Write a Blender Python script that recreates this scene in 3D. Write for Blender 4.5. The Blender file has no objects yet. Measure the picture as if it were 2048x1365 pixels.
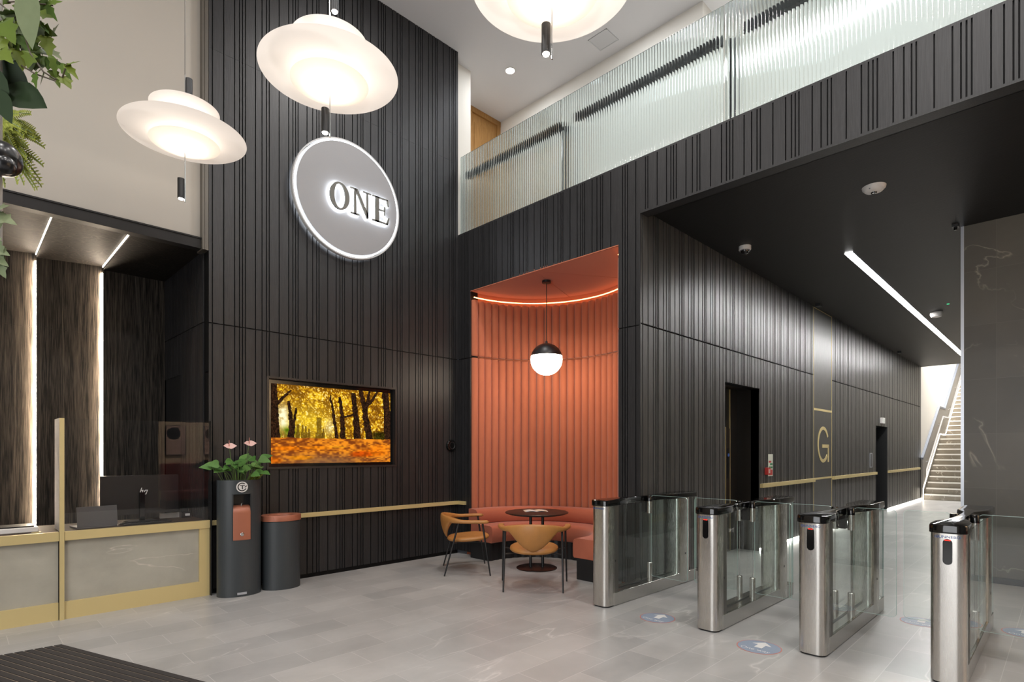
import bpy, bmesh, math, random
import numpy as np
from mathutils import Vector, Matrix
SC = bpy.context.scene
COL = SC.collection
PI = math.pi
random.seed(7)

# ------------------------------------------------------------------ camera, world, exposure, large lights
cam = bpy.data.cameras.new('camera')
cam.sensor_width = 36.0
cam.lens = 36.0 * 1117 / 2048
cam.shift_y = (904 - 682.5) / 2048
cam.clip_start = 0.05
camo = bpy.data.objects.new('camera', cam)
COL.objects.link(camo)
camo.location = (0, 0, 1.5)
camo.rotation_euler = (PI / 2, 0, -PI / 4)
SC.camera = camo

SC.view_settings.view_transform = 'Standard'
SC.view_settings.look = 'None'
SC.view_settings.gamma = 1
SC.view_settings.exposure = 0.0
cy = SC.cycles
cy.max_bounces = 12
cy.diffuse_bounces = 4
cy.glossy_bounces = 5
cy.transmission_bounces = 10
cy.transparent_max_bounces = 24
cy.caustics_reflective = False
cy.caustics_refractive = False
cy.sample_clamp_indirect = 6
cy.use_denoising = True

w = bpy.data.worlds.new('world')
SC.world = w
w.use_nodes = True
w.node_tree.nodes['Background'].inputs[0].default_value = (0.75, 0.82, 1, 1)
w.node_tree.nodes['Background'].inputs[1].default_value = 0.05


def lamp(name, kind, loc, energy, color=(1, 1, 1), rot=(0, 0, 0), **kw):
    l = bpy.data.lights.new(name, kind)
    l.energy = energy
    l.color = color
    for k, v in kw.items():
        setattr(l, k, v)
    o = bpy.data.objects.new(name, l)
    COL.objects.link(o)
    o.location = loc
    o.rotation_euler = rot
    return o


WARM = (1.0, 0.86, 0.70)
NEUT = (1.0, 0.97, 0.94)
COOL = (0.90, 0.95, 1.0)
# daylight through the entrance glazing behind the camera (area light stands in the glazed opening, facing the lobby)
lamp('entrance_daylight', 'AREA', (-3.9, 0.2, 2.2), 260, (0.97, 0.985, 1.0), (0, -PI / 2, 0), shape='RECTANGLE', size=3.6, size_y=5.0)
# recessed lobby downlights in the tall ceiling
for lx, ly in ((-2.0, -2.0), (-2.0, 1.6), (-1.6, 4.6), (1.0, -2.0), (0.6, 1.0), (3.4, -2.0), (3.9, 0.6), (3.9, 4.4)):
    lamp('ceiling_downlight_beam', 'AREA', (lx, ly, 7.40), 85, NEUT, shape='DISK', size=0.5)
# mezzanine downlights
for ly in (6.15, 4.2, 2.4):
    lamp('mezzanine_downlight_beam', 'AREA', (6.15, ly, 7.40), 17, COOL, shape='DISK', size=0.16)
lamp('mezzanine_skylight', 'AREA', (6.6, 0.6, 7.38), 45, COOL, shape='RECTANGLE', size=0.6, size_y=4.0)
# light falling down the stairwell at the end of the corridor
lamp('lounge_fill_light', 'AREA', (5.6, -3.7, 3.6), 260, (1.0, 0.93, 0.84), (math.radians(-35), 0, 0), shape='RECTANGLE', size=3.0, size_y=0.3)  # added unseen lamp, brightens the lounge for its reflection in the desk screen
lamp('stairwell_light', 'AREA', (25.0, 2.2, 7.2), 1000, (1, 0.985, 0.96), shape='RECTANGLE', size=6.0, size_y=1.8)


# ------------------------------------------------------------------ node / material helpers
def srgb(r, g, b):
    f = lambda c: (c / 255 / 12.92) if c / 255 <= 0.04045 else ((c / 255 + 0.055) / 1.055) ** 2.4
    return (f(r), f(g), f(b), 1)


def new_mat(name):
    m = bpy.data.materials.new(name)
    m.use_nodes = True
    nt = m.node_tree
    return m, nt, nt.nodes['Principled BSDF']


def pm(name, color, rough=0.5, metal=0.0, spec=0.5, **kw):
    m, nt, b = new_mat(name)
    b.inputs['Base Color'].default_value = color if len(color) == 4 else (*color, 1)
    b.inputs['Roughness'].default_value = rough
    b.inputs['Metallic'].default_value = metal
    b.inputs['Specular IOR Level'].default_value = spec
    for k, v in kw.items():
        b.inputs[k.replace('_', ' ')].default_value = v
    return m


def emis(name, color, strength):
    m = bpy.data.materials.new(name)
    m.use_nodes = True
    nt = m.node_tree
    nt.nodes.clear()
    o = nt.nodes.new('ShaderNodeOutputMaterial')
    e = nt.nodes.new('ShaderNodeEmission')
    e.inputs[0].default_value = (*color[:3], 1)
    e.inputs[1].default_value = strength
    nt.links.new(e.outputs[0], o.inputs[0])
    return m


def N(nt, t, **kw):
    n = nt.nodes.new(t)
    for k, v in kw.items():
        setattr(n, k, v)
    return n


def coords(nt, scale=(1, 1, 1), rot=(0, 0, 0)):
    tc = N(nt, 'ShaderNodeTexCoord')
    mp = N(nt, 'ShaderNodeMapping')
    mp.inputs['Scale'].default_value = scale
    mp.inputs['Rotation'].default_value = rot
    nt.links.new(tc.outputs['Object'], mp.inputs[0])
    return mp.outputs[0]


def noise(nt, vec, scale, detail=3, rough=0.5, dist=0.0):
    n = N(nt, 'ShaderNodeTexNoise')
    n.inputs['Scale'].default_value = scale
    n.inputs['Detail'].default_value = detail
    n.inputs['Roughness'].default_value = rough
    n.inputs['Distortion'].default_value = dist
    nt.links.new(vec, n.inputs['Vector'])
    return n.outputs['Fac']


def ramp(nt, fac, stops):
    r = N(nt, 'ShaderNodeValToRGB')
    els = r.color_ramp.elements
    while len(els) < len(stops):
        els.new(0.5)
    for e, (p, c) in zip(els, stops):
        e.position = p
        e.color = c if len(c) == 4 else (*c, 1)
    nt.links.new(fac, r.inputs[0])
    return r.outputs[0]


def mix(nt, fac, a, b, mode='MIX'):
    m = N(nt, 'ShaderNodeMix', data_type='RGBA', blend_type=mode)
    for sock, v in ((m.inputs['Factor'], fac), (m.inputs['A'] if False else m.inputs[6], a), (m.inputs[7], b)):
        if hasattr(v, 'is_linked') or hasattr(v, 'links'):
            nt.links.new(v, sock)
        elif isinstance(v, (int, float)):
            sock.default_value = v
        else:
            sock.default_value = v if len(v) == 4 else (*v, 1)
    return m.outputs[2]


def math_n(nt, op, a, b=None, clamp=False):
    m = N(nt, 'ShaderNodeMath', operation=op)
    m.use_clamp = clamp
    for i, v in enumerate((a, b)):
        if v is None:
            continue
        if hasattr(v, 'links'):
            nt.links.new(v, m.inputs[i])
        else:
            m.inputs[i].default_value = v
    return m.outputs[0]


def bump(nt, b, h, strength=0.2, dist=0.002):
    n = N(nt, 'ShaderNodeBump')
    n.inputs['Strength'].default_value = strength
    n.inputs['Distance'].default_value = dist
    nt.links.new(h, n.inputs['Height'])
    nt.links.new(n.outputs[0], b.inputs['Normal'])


def wood_mat(name, dark, light, scale=(1, 1, 1), rough=0.42, contrast=0.5, island=True, spec=0.45, fig=(0.16, 26.0)):
    """stained open-grain oak: long streaks plus cathedral figure"""
    m, nt, b = new_mat(name)
    v = coords(nt, scale)
    stretch = N(nt, 'ShaderNodeMapping')
    stretch.inputs['Scale'].default_value = (1, 1, 0.035)
    nt.links.new(v, stretch.inputs[0])
    fine = noise(nt, stretch.outputs[0], 110, 4, 0.6)
    s2 = N(nt, 'ShaderNodeMapping')
    s2.inputs['Scale'].default_value = (1, 1, fig[0])
    nt.links.new(v, s2.inputs[0])
    big = noise(nt, s2.outputs[0], 3.2, 2, 0.5)
    rings = math_n(nt, 'FRACT', math_n(nt, 'MULTIPLY', big, fig[1]))
    ringm = ramp(nt, rings, [(0.0, (0, 0, 0)), (0.55, (0.1, 0.1, 0.1)), (0.8, (0.9, 0.9, 0.9)), (1.0, (0, 0, 0))])
    pores = ramp(nt, fine, [(0.40, (0, 0, 0)), (0.68, (1, 1, 1))])
    g = mix(nt, contrast, pores, ringm, 'MIX')
    col = mix(nt, g, dark, light)
    if island:
        geo = N(nt, 'ShaderNodeNewGeometry')
        rnd = math_n(nt, 'ADD', math_n(nt, 'MULTIPLY', geo.outputs['Random Per Island'], 0.3), 0.85)
        hv = N(nt, 'ShaderNodeHueSaturation')
        nt.links.new(rnd, hv.inputs['Value'])
        nt.links.new(col, hv.inputs['Color'])
        col = hv.outputs[0]
    nt.links.new(col, b.inputs['Base Color'])
    b.inputs['Roughness'].default_value = rough
    b.inputs['Specular IOR Level'].default_value = spec
    bump(nt, b, g, 0.25, 0.0015)
    return m


def stone_mat(name, base, vein, rough=0.35, scale=1.0, tile=None, grout=None, vein_amt=0.6, spec=0.4, gate=(0.45, 0.62)):
    m, nt, b = new_mat(name)
    v = coords(nt, (scale, scale, scale))
    cl = noise(nt, v, 1.6, 5, 0.6, 0.4)
    c0 = ramp(nt, cl, [(0.3, tuple(x * 0.86 for x in base[:3])), (0.7, tuple(min(1, x * 1.12) for x in base[:3]))])
    vmap = N(nt, 'ShaderNodeMapping')
    vmap.inputs['Rotation'].default_value = (0.25, 0.62, 0.55)
    vmap.inputs['Scale'].default_value = (0.42, 1.25, 1.25)
    nt.links.new(v, vmap.inputs[0])
    vz = noise(nt, vmap.outputs[0], 1.0, 5, 0.5, 0.45)
    line = math_n(nt, 'ABSOLUTE', math_n(nt, 'SUBTRACT', vz, 0.5))
    lm = ramp(nt, line, [(0.0, (1, 1, 1)), (0.003, (0.4, 0.4, 0.4)), (0.0095, (0, 0, 0))])
    gmask = ramp(nt, noise(nt, v, 2.3, 2), [(gate[0], (0, 0, 0)), (gate[1], (1, 1, 1))])
    veinm = math_n(nt, 'MULTIPLY', math_n(nt, 'MULTIPLY', lm, gmask), vein_amt)
    c = mix(nt, veinm, c0, vein)
    if tile:
        tw, th, off = tile[:3]
        tc = N(nt, 'ShaderNodeTexCoord')
        mp = N(nt, 'ShaderNodeMapping')
        src = tc.outputs['Object']
        if tile[3] == 'yz':
            sx = N(nt, 'ShaderNodeSeparateXYZ')
            cb_ = N(nt, 'ShaderNodeCombineXYZ')
            nt.links.new(src, sx.inputs[0])
            nt.links.new(sx.outputs[1], cb_.inputs[0])
            nt.links.new(sx.outputs[2], cb_.inputs[1])
            src = cb_.outputs[0]
        mp.inputs['Location'].default_value = tile[4]
        nt.links.new(src, mp.inputs[0])
        br = N(nt, 'ShaderNodeTexBrick')
        br.offset = off
        br.inputs['Scale'].default_value = 1
        br.inputs['Brick Width'].default_value = tw
        br.inputs['Row Height'].default_value = th
        br.inputs['Mortar Size'].default_value = 0.0022
        br.inputs['Mortar Smooth'].default_value = 0.3
        br.inputs['Color1'].default_value = (0.88, 0.88, 0.88, 1)
        br.inputs['Color2'].default_value = (1.06, 1.05, 1.04, 1)
        br.inputs['Mortar'].default_value = (1, 1, 1, 1)
        nt.links.new(mp.outputs[0], br.inputs['Vector'])
        c = mix(nt, 1.0, c, br.outputs['Color'], 'MULTIPLY')
        c = mix(nt, br.outputs['Fac'], c, grout)
    nt.links.new(c, b.inputs['Base Color'])
    b.inputs['Roughness'].default_value = rough
    b.inputs['Specular IOR Level'].default_value = spec
    return m


def brushed(name, color, rough=0.3, stretch=(1, 1, 0.01), amt=0.12):
    m, nt, b = new_mat(name)
    v = coords(nt, stretch)
    n = noise(nt, v, 700, 2, 0.5)
    c = mix(nt, n, tuple(x * (1 - amt) for x in color[:3]), tuple(min(1, x * (1 + amt)) for x in color[:3]))
    nt.links.new(c, b.inputs['Base Color'])
    r = math_n(nt, 'ADD', math_n(nt, 'MULTIPLY', n, 0.03), rough - 0.015)
    nt.links.new(r, b.inputs['Roughness'])
    b.inputs['Metallic'].default_value = 1
    return m


def pane_mat(name, tint=(0.93, 0.97, 0.95), refl=1.0, dark=None):
    """clear glass sheet: sees through, mirrors by Fresnel"""
    m = bpy.data.materials.new(name)
    m.use_nodes = True
    nt = m.node_tree
    nt.nodes.clear()
    o = N(nt, 'ShaderNodeOutputMaterial')
    t = N(nt, 'ShaderNodeBsdfTransparent')
    t.inputs[0].default_value = (*tint, 1)
    g = N(nt, 'ShaderNodeBsdfGlossy')
    g.inputs['Roughness'].default_value = 0.0
    g.inputs['Color'].default_value = (refl, refl, refl, 1)
    fr = N(nt, 'ShaderNodeFresnel')
    fr.inputs[0].default_value = 1.5
    mx = N(nt, 'ShaderNodeMixShader')
    geo = N(nt, 'ShaderNodeNewGeometry')
    front = math_n(nt, 'SUBTRACT', 1.0, geo.outputs['Backfacing'])
    nt.links.new(math_n(nt, 'MULTIPLY', fr.outputs[0], front), mx.inputs[0])
    nt.links.new(t.outputs[0], mx.inputs[1])
    nt.links.new(g.outputs[0], mx.inputs[2])
    nt.links.new(mx.outputs[0], o.inputs[0])
    return m


def fabric_mat(name, color, scale=420):
    m, nt, b = new_mat(name)
    v = coords(nt)
    n = noise(nt, v, scale, 2, 0.6)
    n2 = noise(nt, v, 3, 2)
    c = mix(nt, n, tuple(x * 0.8 for x in color[:3]), tuple(min(1, x * 1.15) for x in color[:3]))
    c = mix(nt, math_n(nt, 'MULTIPLY', n2, 0.25), c, tuple(x * 0.75 for x in color[:3]))
    nt.links.new(c, b.inputs['Base Color'])
    b.inputs['Roughness'].default_value = 0.9
    b.inputs['Specular IOR Level'].default_value = 0.15
    b.inputs['Sheen Weight'].default_value = 0.25
    bump(nt, b, n, 0.3, 0.001)
    return m


def leather_mat(name, color):
    m, nt, b = new_mat(name)
    v = coords(nt)
    n = noise(nt, v, 9, 3)
    c = mix(nt, n, tuple(x * 0.78 for x in color[:3]), tuple(min(1, x * 1.15) for x in color[:3]))
    nt.links.new(c, b.inputs['Base Color'])
    b.inputs['Roughness'].default_value = 0.42
    vo = N(nt, 'ShaderNodeTexVoronoi')
    vo.inputs['Scale'].default_value = 220
    nt.links.new(v, vo.inputs['Vector'])
    bump(nt, b, vo.outputs['Distance'], 0.12, 0.001)
    return m


def leaf_mat(name, c1, c2, rough=0.5):
    m, nt, b = new_mat(name)
    b.inputs['Specular IOR Level'].default_value = 0.22
    geo = N(nt, 'ShaderNodeNewGeometry')
    c = mix(nt, geo.outputs['Random Per Island'], c1, c2)
    n = noise(nt, coords(nt), 30, 2)
    c = mix(nt, math_n(nt, 'MULTIPLY', n, 0.35), c, tuple(x * 0.5 for x in c1[:3]))
    nt.links.new(c, b.inputs['Base Color'])
    b.inputs['Roughness'].default_value = rough
    return m


WOOD = wood_mat('black_stained_oak', (0.0140, 0.0137, 0.0145), (0.0275, 0.0265, 0.028), contrast=0.25)
WOOD_RECESS = wood_mat('black_cerused_oak', (0.0035, 0.003, 0.0028), (0.095, 0.078, 0.062), contrast=0.35, fig=(0.035, 9.0), island=False, rough=0.4, spec=0.25)
GROOVE = pm('groove_black', (0.0035, 0.0033, 0.0033), 0.7, spec=0.2)  # black skirting and backing; the grooves' shade is put into the colour
BLACKCEIL = wood_mat('black_ceiling_veneer', (0.0075, 0.007, 0.0066), (0.012, 0.011, 0.0105), scale=(0.6, 0.05, 1), contrast=0.1, island=False, rough=0.5, spec=0.25)
WHITE = pm('white_paint', srgb(226, 221, 212), 0.75, spec=0.25)
CEILW = pm('ceiling_white', srgb(228, 227, 228), 0.8, spec=0.2)
GREYWHITE = pm('offwhite_paint', srgb(166, 160, 151), 0.75, spec=0.25)
FLOOR = stone_mat('grey_porcelain_floor', (0.375, 0.368, 0.36), (0.62, 0.60, 0.58), 0.33, 0.9, (0.60, 0.29, 0.5, 'xy', (-0.005, -0.035, 0)), (0.50, 0.485, 0.47), 0.65)
STONE_DESK = stone_mat('desk_grey_marble', (0.39, 0.37, 0.31), (0.68, 0.62, 0.54), 0.3, 1.35, None, None, 0.6, gate=(0.40, 0.52))
STONE_WALL = stone_mat('wall_grey_marble', (0.104, 0.098, 0.084), (0.34, 0.31, 0.26), 0.38, 0.8, (1.2, 0.63, 0.0, 'yz', (0.604, 0.18, 0)), (0.13, 0.12, 0.105), 0.7)
STONE_STAIR = stone_mat('stair_marble', (0.24, 0.21, 0.165), (0.7, 0.66, 0.58), 0.3, 1.6, None, None, 0.9)
BRASS = brushed('satin_brass', (0.72, 0.53, 0.22), 0.36, (0.02, 0.02, 1), 0.08)
BRASS_P = pm('brass_paint', (0.68, 0.55, 0.265), 0.42, 0.35)
STEEL = brushed('brushed_steel', (0.62, 0.595, 0.56), 0.27, (1, 1, 0.012), 0.02)
STEEL_H = brushed('brushed_steel_sill', (0.58, 0.565, 0.54), 0.25, (0.02, 1, 1), 0.12)
CHROME = pm('chrome', (0.6, 0.6, 0.6), 0.12, 1.0)
SILVER = pm('silver_paint', (0.55, 0.57, 0.62), 0.3, 0.6)
GLOSSBLK = pm('gloss_black', (0.004, 0.004, 0.004), 0.08, spec=0.6)
SATINBLK = pm('satin_black', (0.010, 0.010, 0.011), 0.4)
DARKPLASTIC = pm('dark_plastic', (0.012, 0.012, 0.013), 0.35)
REDGLOW = emis('red_indicator', (1.0, 0.03, 0.02), 3.0)
GLASS = pane_mat('clear_glass', (0.955, 0.98, 0.97))
GLASS_S = pane_mat('screen_glass', (0.96, 0.965, 0.97), 1.0)
GLASSEDGE = pm('glass_edge', (0.42, 0.56, 0.52), 0.15, spec=0.8)
CORAL = fabric_mat('coral_fabric', (0.47, 0.145, 0.075))
CORAL_SEAT = fabric_mat('coral_seat_fabric', (0.44, 0.122, 0.066))
LEATHER = leather_mat('tan_leather', (0.44, 0.195, 0.052))
TABLEBLK = pm('table_dark_brown', (0.013, 0.0085, 0.0075), 0.32)
ANTHRA = pm('anthracite_paint', (0.036, 0.042, 0.046), 0.42)
COPPER = pm('copper_paint', (0.36, 0.125, 0.072), 0.4, 0.15)
OAKDOOR = wood_mat('oak_door', (0.34, 0.165, 0.045), (0.50, 0.27, 0.09), contrast=0.4, island=False, rough=0.45)
COUNTER = wood_mat('brown_counter', (0.045, 0.030, 0.020), (0.085, 0.058, 0.040), scale=(0.3, 1, 1), contrast=0.2, island=False, rough=0.6, spec=0.12)
WHITEPL = pm('white_plastic', (0.72, 0.69, 0.66), 0.45)
GREYPL = pm('grey_plastic', (0.28, 0.28, 0.29), 0.5)
LEAF = leaf_mat('green_leaf', (0.055, 0.15, 0.028), (0.14, 0.27, 0.07))
IVYLEAF = leaf_mat('ivy_leaf', (0.045, 0.095, 0.010), (0.15, 0.19, 0.022))
IVYPALE = leaf_mat('ivy_pale_leaf', (0.10, 0.13, 0.06), (0.19, 0.22, 0.12))
DARKLEAF = leaf_mat('dark_leaf', (0.008, 0.020, 0.005), (0.013, 0.030, 0.007), 0.6)
FERN = leaf_mat('fern_leaf', (0.20, 0.23, 0.028), (0.34, 0.36, 0.065))
STEM = pm('stem', (0.05, 0.035, 0.018), 0.6)
GSTEM = pm('green_stem', (0.10, 0.16, 0.04), 0.5)
PINK = pm('pink_spathe', (0.66, 0.42, 0.37), 0.4)
LED_W = emis('led_white', (1.0, 0.94, 0.86), 30)
LED_WW = emis('led_warm_white', (1.0, 0.82, 0.62), 230)
LED_WC = emis('led_warm_white_ceiling', (1.0, 0.86, 0.70), 7)
LED_STRIP = emis('ceiling_linear_light', (1.0, 0.99, 0.975), 105)
LED_CORAL = emis('led_cove_warm', (1.0, 0.42, 0.16), 7)
LED_SIGN = emis('led_cool_white', (0.86, 0.92, 1.0), 9)
GLOBE = emis('globe_opal_lit', (1.0, 0.85, 0.66), 24)
SPOTGLOW = emis('spot_lens', (1.0, 0.92, 0.80), 40)


# ------------------------------------------------------------------ mesh helpers
class MB:
    def __init__(s):
        s.v, s.f, s.m, s.sm = [], [], [], []

    def add(s, vs, fs, mi=0, smooth=False):
        n = len(s.v)
        s.v += [tuple(p) for p in vs]
        for f in fs:
            s.f.append([n + i for i in f])
            s.m.append(mi)
            s.sm.append(smooth)
        return s

    def box(s, x0, x1, y0, y1, z0, z1, mi=0):
        x0, x1 = min(x0, x1), max(x0, x1)
        y0, y1 = min(y0, y1), max(y0, y1)
        z0, z1 = min(z0, z1), max(z0, z1)
        v = [(x0, y0, z0), (x1, y0, z0), (x1, y1, z0), (x0, y1, z0), (x0, y0, z1), (x1, y0, z1), (x1, y1, z1), (x0, y1, z1)]
        return s.add(v, [(0, 3, 2, 1), (4, 5, 6, 7), (0, 1, 5, 4), (1, 2, 6, 5), (2, 3, 7, 6), (3, 0, 4, 7)], mi)

    def prism(s, poly, h0, h1, put, mi=0, smooth=False, caps=True):
        """poly: 2D outline (ccw); put(a, b, h) -> xyz"""
        n = len(poly)
        v = [put(a, b, h0) for a, b in poly] + [put(a, b, h1) for a, b in poly]
        s.add(v, [(i, (i + 1) % n, n + (i + 1) % n, n + i) for i in range(n)], mi, smooth)
        if caps:
            s.add(v, [tuple(reversed(range(n))), tuple(range(n, 2 * n))], mi, False)
        return s

    def lathe(s, prof, seg=48, c=(0, 0), mi=0, smooth=True, a0=0, a1=2 * PI, sx=1, sy=1):
        full = abs(a1 - a0 - 2 * PI) < 1e-6
        k = seg if full else seg + 1
        v = []
        for r, z in prof:
            for i in range(k):
                a = a0 + (a1 - a0) * i / seg
                v.append((c[0] + r * math.cos(a) * sx, c[1] + r * math.sin(a) * sy, z))
        fs = []
        for j in range(len(prof) - 1):
            for i in range(seg):
                i2 = (i + 1) % k
                fs.append((j * k + i, j * k + i2, (j + 1) * k + i2, (j + 1) * k + i))
        return s.add(v, fs, mi, smooth)

    def tube(s, pts, r, seg=8, mi=0, caps=True, smooth=True):
        pts = [Vector(p) for p in pts]
        rs = r if isinstance(r, (list, tuple)) else [r] * len(pts)
        v = []
        up = Vector((0, 0, 1))
        prev = None
        for i, p in enumerate(pts):
            d = (pts[min(i + 1, len(pts) - 1)] - pts[max(i - 1, 0)]).normalized()
            if prev is None:
                a = d.cross(up if abs(d.z) < 0.95 else Vector((1, 0, 0))).normalized()
            else:
                a = (prev - d * prev.dot(d)).normalized()
            prev = a
            b = d.cross(a)
            for k in range(seg):
                t = 2 * PI * k / seg
                v.append(p + (a * math.cos(t) + b * math.sin(t)) * rs[i])
        fs = []
        for j in range(len(pts) - 1):
            for k in range(seg):
                k2 = (k + 1) % seg
                fs.append((j * seg + k, j * seg + k2, (j + 1) * seg + k2, (j + 1) * seg + k))
        s.add(v, fs, mi, smooth)
        if caps:
            n = len(pts)
            s.add(v[:seg], [tuple(reversed(range(seg)))], mi)
            s.add(v[(n - 1) * seg:], [tuple(range(seg))], mi)
        return s

    def loft(s, rings, mi=0, smooth=True, closed=True, caps=True):
        k = len(rings[0])
        v = [p for r in rings for p in r]
        fs = []
        for j in range(len(rings) - 1):
            for i in range(k if closed else k - 1):
                i2 = (i + 1) % k
                fs.append((j * k + i, j * k + i2, (j + 1) * k + i2, (j + 1) * k + i))
        s.add(v, fs, mi, smooth)
        if caps and closed:
            s.add(rings[0], [tuple(reversed(range(k)))], mi, smooth)
            s.add(rings[-1], [tuple(range(k))], mi, smooth)
        return s

    def build(s, name, mats, parent=None, bevel=0.0, weld=True, loc=None, rotz=0.0, angle=40):
        me = bpy.data.meshes.new(name)
        me.from_pydata([tuple(p) for p in s.v], [], s.f)
        mats = mats if isinstance(mats, (list, tuple)) else [mats]
        for m in mats:
            me.materials.append(m)
        for p, mi, sm in zip(me.polygons, s.m, s.sm):
            p.material_index = mi
            p.use_smooth = sm
        bm = bmesh.new()
        bm.from_mesh(me)
        if weld:
            bmesh.ops.remove_doubles(bm, verts=bm.verts, dist=1e-5)
        bmesh.ops.recalc_face_normals(bm, faces=bm.faces)
        bm.to_mesh(me)
        bm.free()
        me.set_sharp_from_angle(angle=math.radians(angle))
        o = bpy.data.objects.new(name, me)
        COL.objects.link(o)
        if parent:
            o.parent = parent
        if loc:
            o.location = loc
        o.rotation_euler.z = rotz
        if bevel:
            b = o.modifiers.new('bevel', 'BEVEL')
            b.width = bevel
            b.segments = 2
            b.limit_method = 'ANGLE'
            b.angle_limit = math.radians(50)
        return o


def tag(o, label, cat, group=None, kind=None):
    o['label'] = label
    o['category'] = cat
    if group:
        o['group'] = group
    if kind:
        o['kind'] = kind
    return o


def struct(o, label, cat):
    return tag(o, label, cat, None, 'structure')


def thing(name, label, cat, loc=(0, 0, 0), rotz=0.0, group=None):
    o = bpy.data.objects.new(name, None)
    o.empty_display_size = 0.1
    COL.objects.link(o)
    o.location = loc
    o.rotation_euler.z = rotz
    return tag(o, label, cat, group)


def dup(root, loc, rotz=None, label=None):
    def cp(o, par):
        c = o.copy()
        COL.objects.link(c)
        if par:
            c.parent = par
            c.matrix_parent_inverse = o.matrix_parent_inverse.copy()
        for ch in list(o.children):
            cp(ch, c)
        return c
    r = cp(root, None)
    r.location = loc
    if rotz is not None:
        r.rotation_euler.z = rotz
    if label:
        r['label'] = label
    return r


def put_xz(y):
    return lambda a, b, h: (a, y + h, b)


def put_xy(a, b, h):
    return (a, b, h)


def ellipse(rx, ry, n=48, cx=0, cyy=0):
    return [(cx + rx * math.cos(2 * PI * i / n), cyy + ry * math.sin(2 * PI * i / n)) for i in range(n)]


def rrect(x0, x1, y0, y1, r, n=6):
    pts = []
    for cx, cyy, a in ((x1 - r, y0 + r, -PI / 2), (x1 - r, y1 - r, 0), (x0 + r, y1 - r, PI / 2), (x0 + r, y0 + r, PI)):
        for i in range(n + 1):
            t = a + PI / 2 * i / n
            pts.append((cx + r * math.cos(t), cyy + r * math.sin(t)))
    return pts


def text_mesh(txt, size, depth=0.001, align='CENTER', shear=0.0):
    cu = bpy.data.curves.new('text', 'FONT')
    cu.body = txt
    cu.size = size
    cu.extrude = depth
    cu.align_x = align
    cu.align_y = 'CENTER'
    cu.shear = shear
    cu.resolution_u = 4
    o = bpy.data.objects.new('text', cu)
    COL.objects.link(o)
    bpy.context.view_layer.update()
    me = bpy.data.meshes.new_from_object(o.evaluated_get(bpy.context.evaluated_depsgraph_get()))
    vs = [tuple(v.co) for v in me.vertices]
    fs = [tuple(p.vertices) for p in me.polygons]
    bpy.data.objects.remove(o)
    bpy.data.curves.remove(cu)
    return vs, fs


# ------------------------------------------------------------------ grooved dark oak walls
PAT = [0.112, 0.110, 0.050, 0.032, 0.030, 0.108, 0.070, 0.050, 0.030]


def grooves(start, sgn, lo, hi):
    out = []
    period = sum(PAT)
    k0 = -60
    for k in range(k0, 60):
        u = start + sgn * k * period
        for d in PAT:
            if lo < u < hi:
                out.append(u)
            u += sgn * d
    return sorted(out)


def panel_wall(name, axis, face, rects, gr, thick=0.12, gw=0.011, depth=0.014, plain=(), mats=None):
    mb = MB()

    def bx(u0, u1, w0, w1, z0, z1, mi):
        if axis == 'X':
            mb.box(u0, u1, face + w0, face + w1, z0, z1, mi)
        else:
            mb.box(face + w0, face + w1, u0, u1, z0, z1, mi)
    for (u0, u1, z0, z1) in rects:
        cuts = [u0] + [g for g in gr if u0 + 0.02 < g < u1 - 0.02] + [u1]
        for i in range(len(cuts) - 1):
            a = cuts[i] + (gw / 2 if i else 0)
            b = cuts[i + 1] - (gw / 2 if i < len(cuts) - 2 else 0)
            bx(a, b, 0, depth, z0, z1, 0)
        bx(u0, u1, depth - 0.001, thick, z0 - 0.006, z1 + 0.006, 1)
    for (u0, u1, z0, z1) in plain:
        bx(u0, u1, 0, depth, z0, z1, 0)
    return mb.build(name, mats or [WOOD, GROOVE], weld=False)


YA, XB, YC = 6.41, 5.28, 3.309
CEIL = 7.42
TVX0, TVX1, TVZ0, TVZ1 = 2.507, 4.20, 1.313, 2.345
J1, J2, G5 = 2.86, 5.76, 0.006
gA = grooves(2.526, 1, 1.9, XB)
rA = []
for z0, z1 in ((0.05, TVZ0), (TVZ0, TVZ1), (TVZ1, J1 - G5), (J1 + G5, J2 - 0.0008), (J2 + 0.0008, CEIL)):
    if z0 == TVZ0:
        rA += [(1.9, TVX0, z0, z1), (TVX1, XB, z0, z1)]
    else:
        rA.append((1.9, XB, z0, z1))
struct(panel_wall('wall_feature', 'X', YA, rA, gA, thick=0.11), 'tall black grooved oak wall carrying the round lit sign and screen', 'wall')
struct(MB().box(1.9, XB, YA + 0.012, YA + 0.10, 0.0, 0.05).build('baseboard_feature', GROOVE), 'black recessed skirting under the grooved wall with the screen', 'skirting')

# facade wall: fascia band, alcove surround
AY0, AY1, AZ = 3.59, 6.13, 3.815
FT, FB = 4.705, 4.095
gB = grooves(2.030, -1, -4.5, 6.41)
rB = [(AY1, YA, 0.05, J1 - G5), (AY1, YA, J1 + G5, FT - 0.02), (AY0, AY1, AZ + 0.012, FT - 0.02), (YC + 0.016, AY0, 0.05, J1 + 0.02 - G5), (YC + 0.016, AY0, J1 + 0.02 + G5, FT - 0.02), (-4.5, YC, FB + 0.022, FT - 0.02)]
pB = [(-4.5, YA, FT - 0.0205, FT), (-4.5, YC, FB, FB + 0.0225), (YC, YC + 0.0165, 0.05, FT - 0.0205)]
wf = panel_wall('wall_facade', 'Y', XB, rB, gB, thick=0.14, plain=pB)
struct(wf, 'black grooved oak front of the mezzanine with the coral alcove cut in it', 'wall')

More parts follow.
